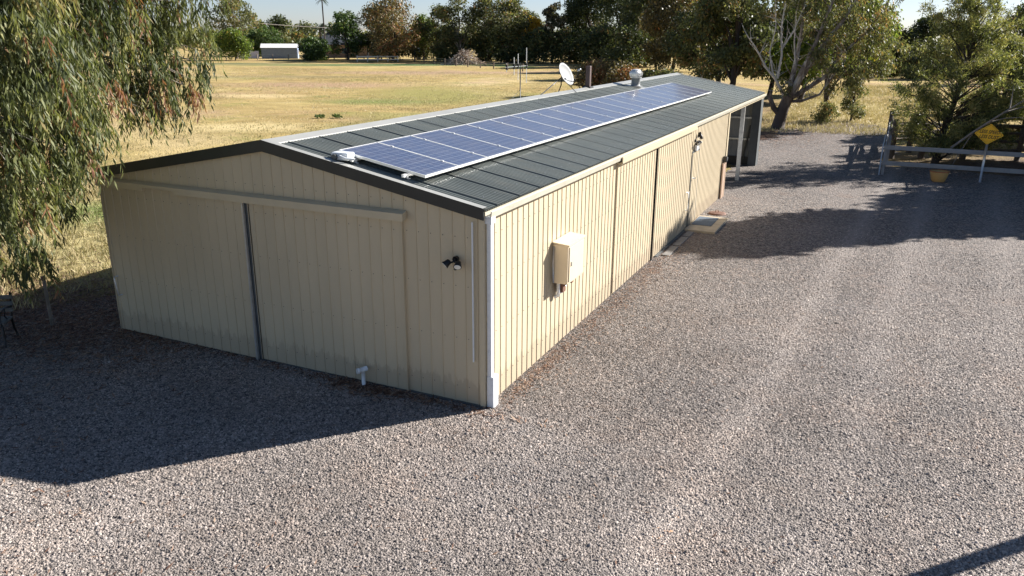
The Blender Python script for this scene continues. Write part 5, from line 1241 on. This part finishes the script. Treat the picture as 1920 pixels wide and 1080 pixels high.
litter(6000, [(.22, 1.6, .08, .9, .1), (1.5, 43.5, 2.6, 2.2, .35), (.3, 6, .16, 3.0, .25), (.45, 9, .4, 3, .2), (-3.0, -6, 4, 2.0, .25), (3, 2, 3, 6, .2)], 'leaf_litter', 'scattered brown leaves on the gravel along the side wall', .035)

# loose gravel stones
def track(x, y):
    t = 0
    for off, wd, am in ((0, .26, .8), (1.45, .30, .6), (3.6, .35, .45), (-1.9, .3, .3)):
        c = 3.42 + off + .075 * y + .12 * np.sin(y * .45 + off); t = t + am * np.exp(-((x - c) / wd) ** 2)
    return np.clip(t, 0, 1) * (.75 + .5 * (wob(x, y, 1.7, 3) - .5))
def stones(n, fn, smin, smax, name, label):
    x, y = fn(n); k = ~in_shed(x, y, .02); x = x[k]; y = y[k]; n = len(x)
    base = np.array([(1, 0, 0), (.31, .95, 0), (-.81, .59, 0), (-.81, -.59, 0), (.31, -.95, 0), (.25, .1, .8), (-.4, -.1, .7)])
    F = [(0, 1, 5), (1, 2, 6), (2, 3, 6), (3, 4, 6), (4, 0, 5), (1, 6, 5), (4, 5, 6)]
    nv = len(base); V = base[None] * (1 + rng.normal(0, .16, (n, nv, 3)))
    s = rng.uniform(smin, smax, n) * np.exp(rng.normal(0, .22, n)); a = rng.uniform(0, 2 * np.pi, n); c, s_ = np.cos(a), np.sin(a)
    st = rng.uniform(.65, 1.1, n); X = V[:, :, 0] * s[:, None]; Y_ = V[:, :, 1] * s[:, None] * st[:, None]
    Z = V[:, :, 2] * s[:, None] * rng.uniform(.7, 1.3, n)[:, None] + .002
    tx, ty = rng.normal(0, .18, (2, n)); Z = Z + X * tx[:, None] + Y_ * ty[:, None]
    co = np.stack([X * c[:, None] - Y_ * s_[:, None] + x[:, None], X * s_[:, None] + Y_ * c[:, None] + y[:, None], Z], 2).reshape(-1, 3).astype(np.float32)
    nf = len(F); idx = (np.array(F, dtype=np.int32)[None] + (np.arange(n, dtype=np.int32) * nv)[:, None, None]).reshape(-1)
    me = bpy.data.meshes.new(name); me.vertices.add(n * nv); me.vertices.foreach_set('co', co.reshape(-1))
    me.loops.add(n * nf * 3); me.loops.foreach_set('vertex_index', idx); me.polygons.add(n * nf); me.polygons.foreach_set('loop_start', np.arange(0, n * nf * 3, 3, dtype=np.int32))
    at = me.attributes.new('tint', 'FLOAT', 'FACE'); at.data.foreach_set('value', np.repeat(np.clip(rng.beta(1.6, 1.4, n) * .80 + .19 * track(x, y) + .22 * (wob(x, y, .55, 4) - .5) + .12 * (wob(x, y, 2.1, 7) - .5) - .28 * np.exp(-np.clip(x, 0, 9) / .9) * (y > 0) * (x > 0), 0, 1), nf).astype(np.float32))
    me.update(calc_edges=True); o = finish(name, me, 'stone'); tag(o, label, 'gravel', kind='stuff')
def near_pts(n):
    # polar about the viewpoint's ground position, density falling with distance
    r_ = 4.2 + 21 * rng.random(n) ** 1.25; a = rng.uniform(R(-25) - R(38), R(-25) + R(40), n) + 0
    x = 4.85 + r_ * np.sin(a); y = -9.47 + r_ * np.cos(a); k = (in_gravel(x, y) | ((x < 0) & (y < 1) & (x > -9.5)) | (x > 0)) & (rng.random(n) < np.clip((25 - r_) / 9, 0, 1))
    return x[k], y[k]
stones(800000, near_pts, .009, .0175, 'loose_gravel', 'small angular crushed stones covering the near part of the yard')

# distant woods closing the horizon
def woods():
    rng = np.random.default_rng(41); n = 420; a = rng.uniform(R(-62), R(14), n); d = rng.uniform(270, 420, n)
    c = np.stack([4.85 + d * np.sin(a), -9.5 + d * np.cos(a), rng.uniform(1.0, 5.5, n)], 1); r_ = rng.uniform(3.5, 7, n)
    V, T = leaf_quads(c, [(q, q, q * .55) for q in r_], 130, 1.3, rng, .2, .35, shell=.3)
    V[:, :, 2] = np.maximum(V[:, :, 2], .02); o = quads_mesh('distant_woods', V, T, 'leaf_mid'); tag(o, 'low distant woodland along the horizon', 'woodland', kind='stuff')
woods()
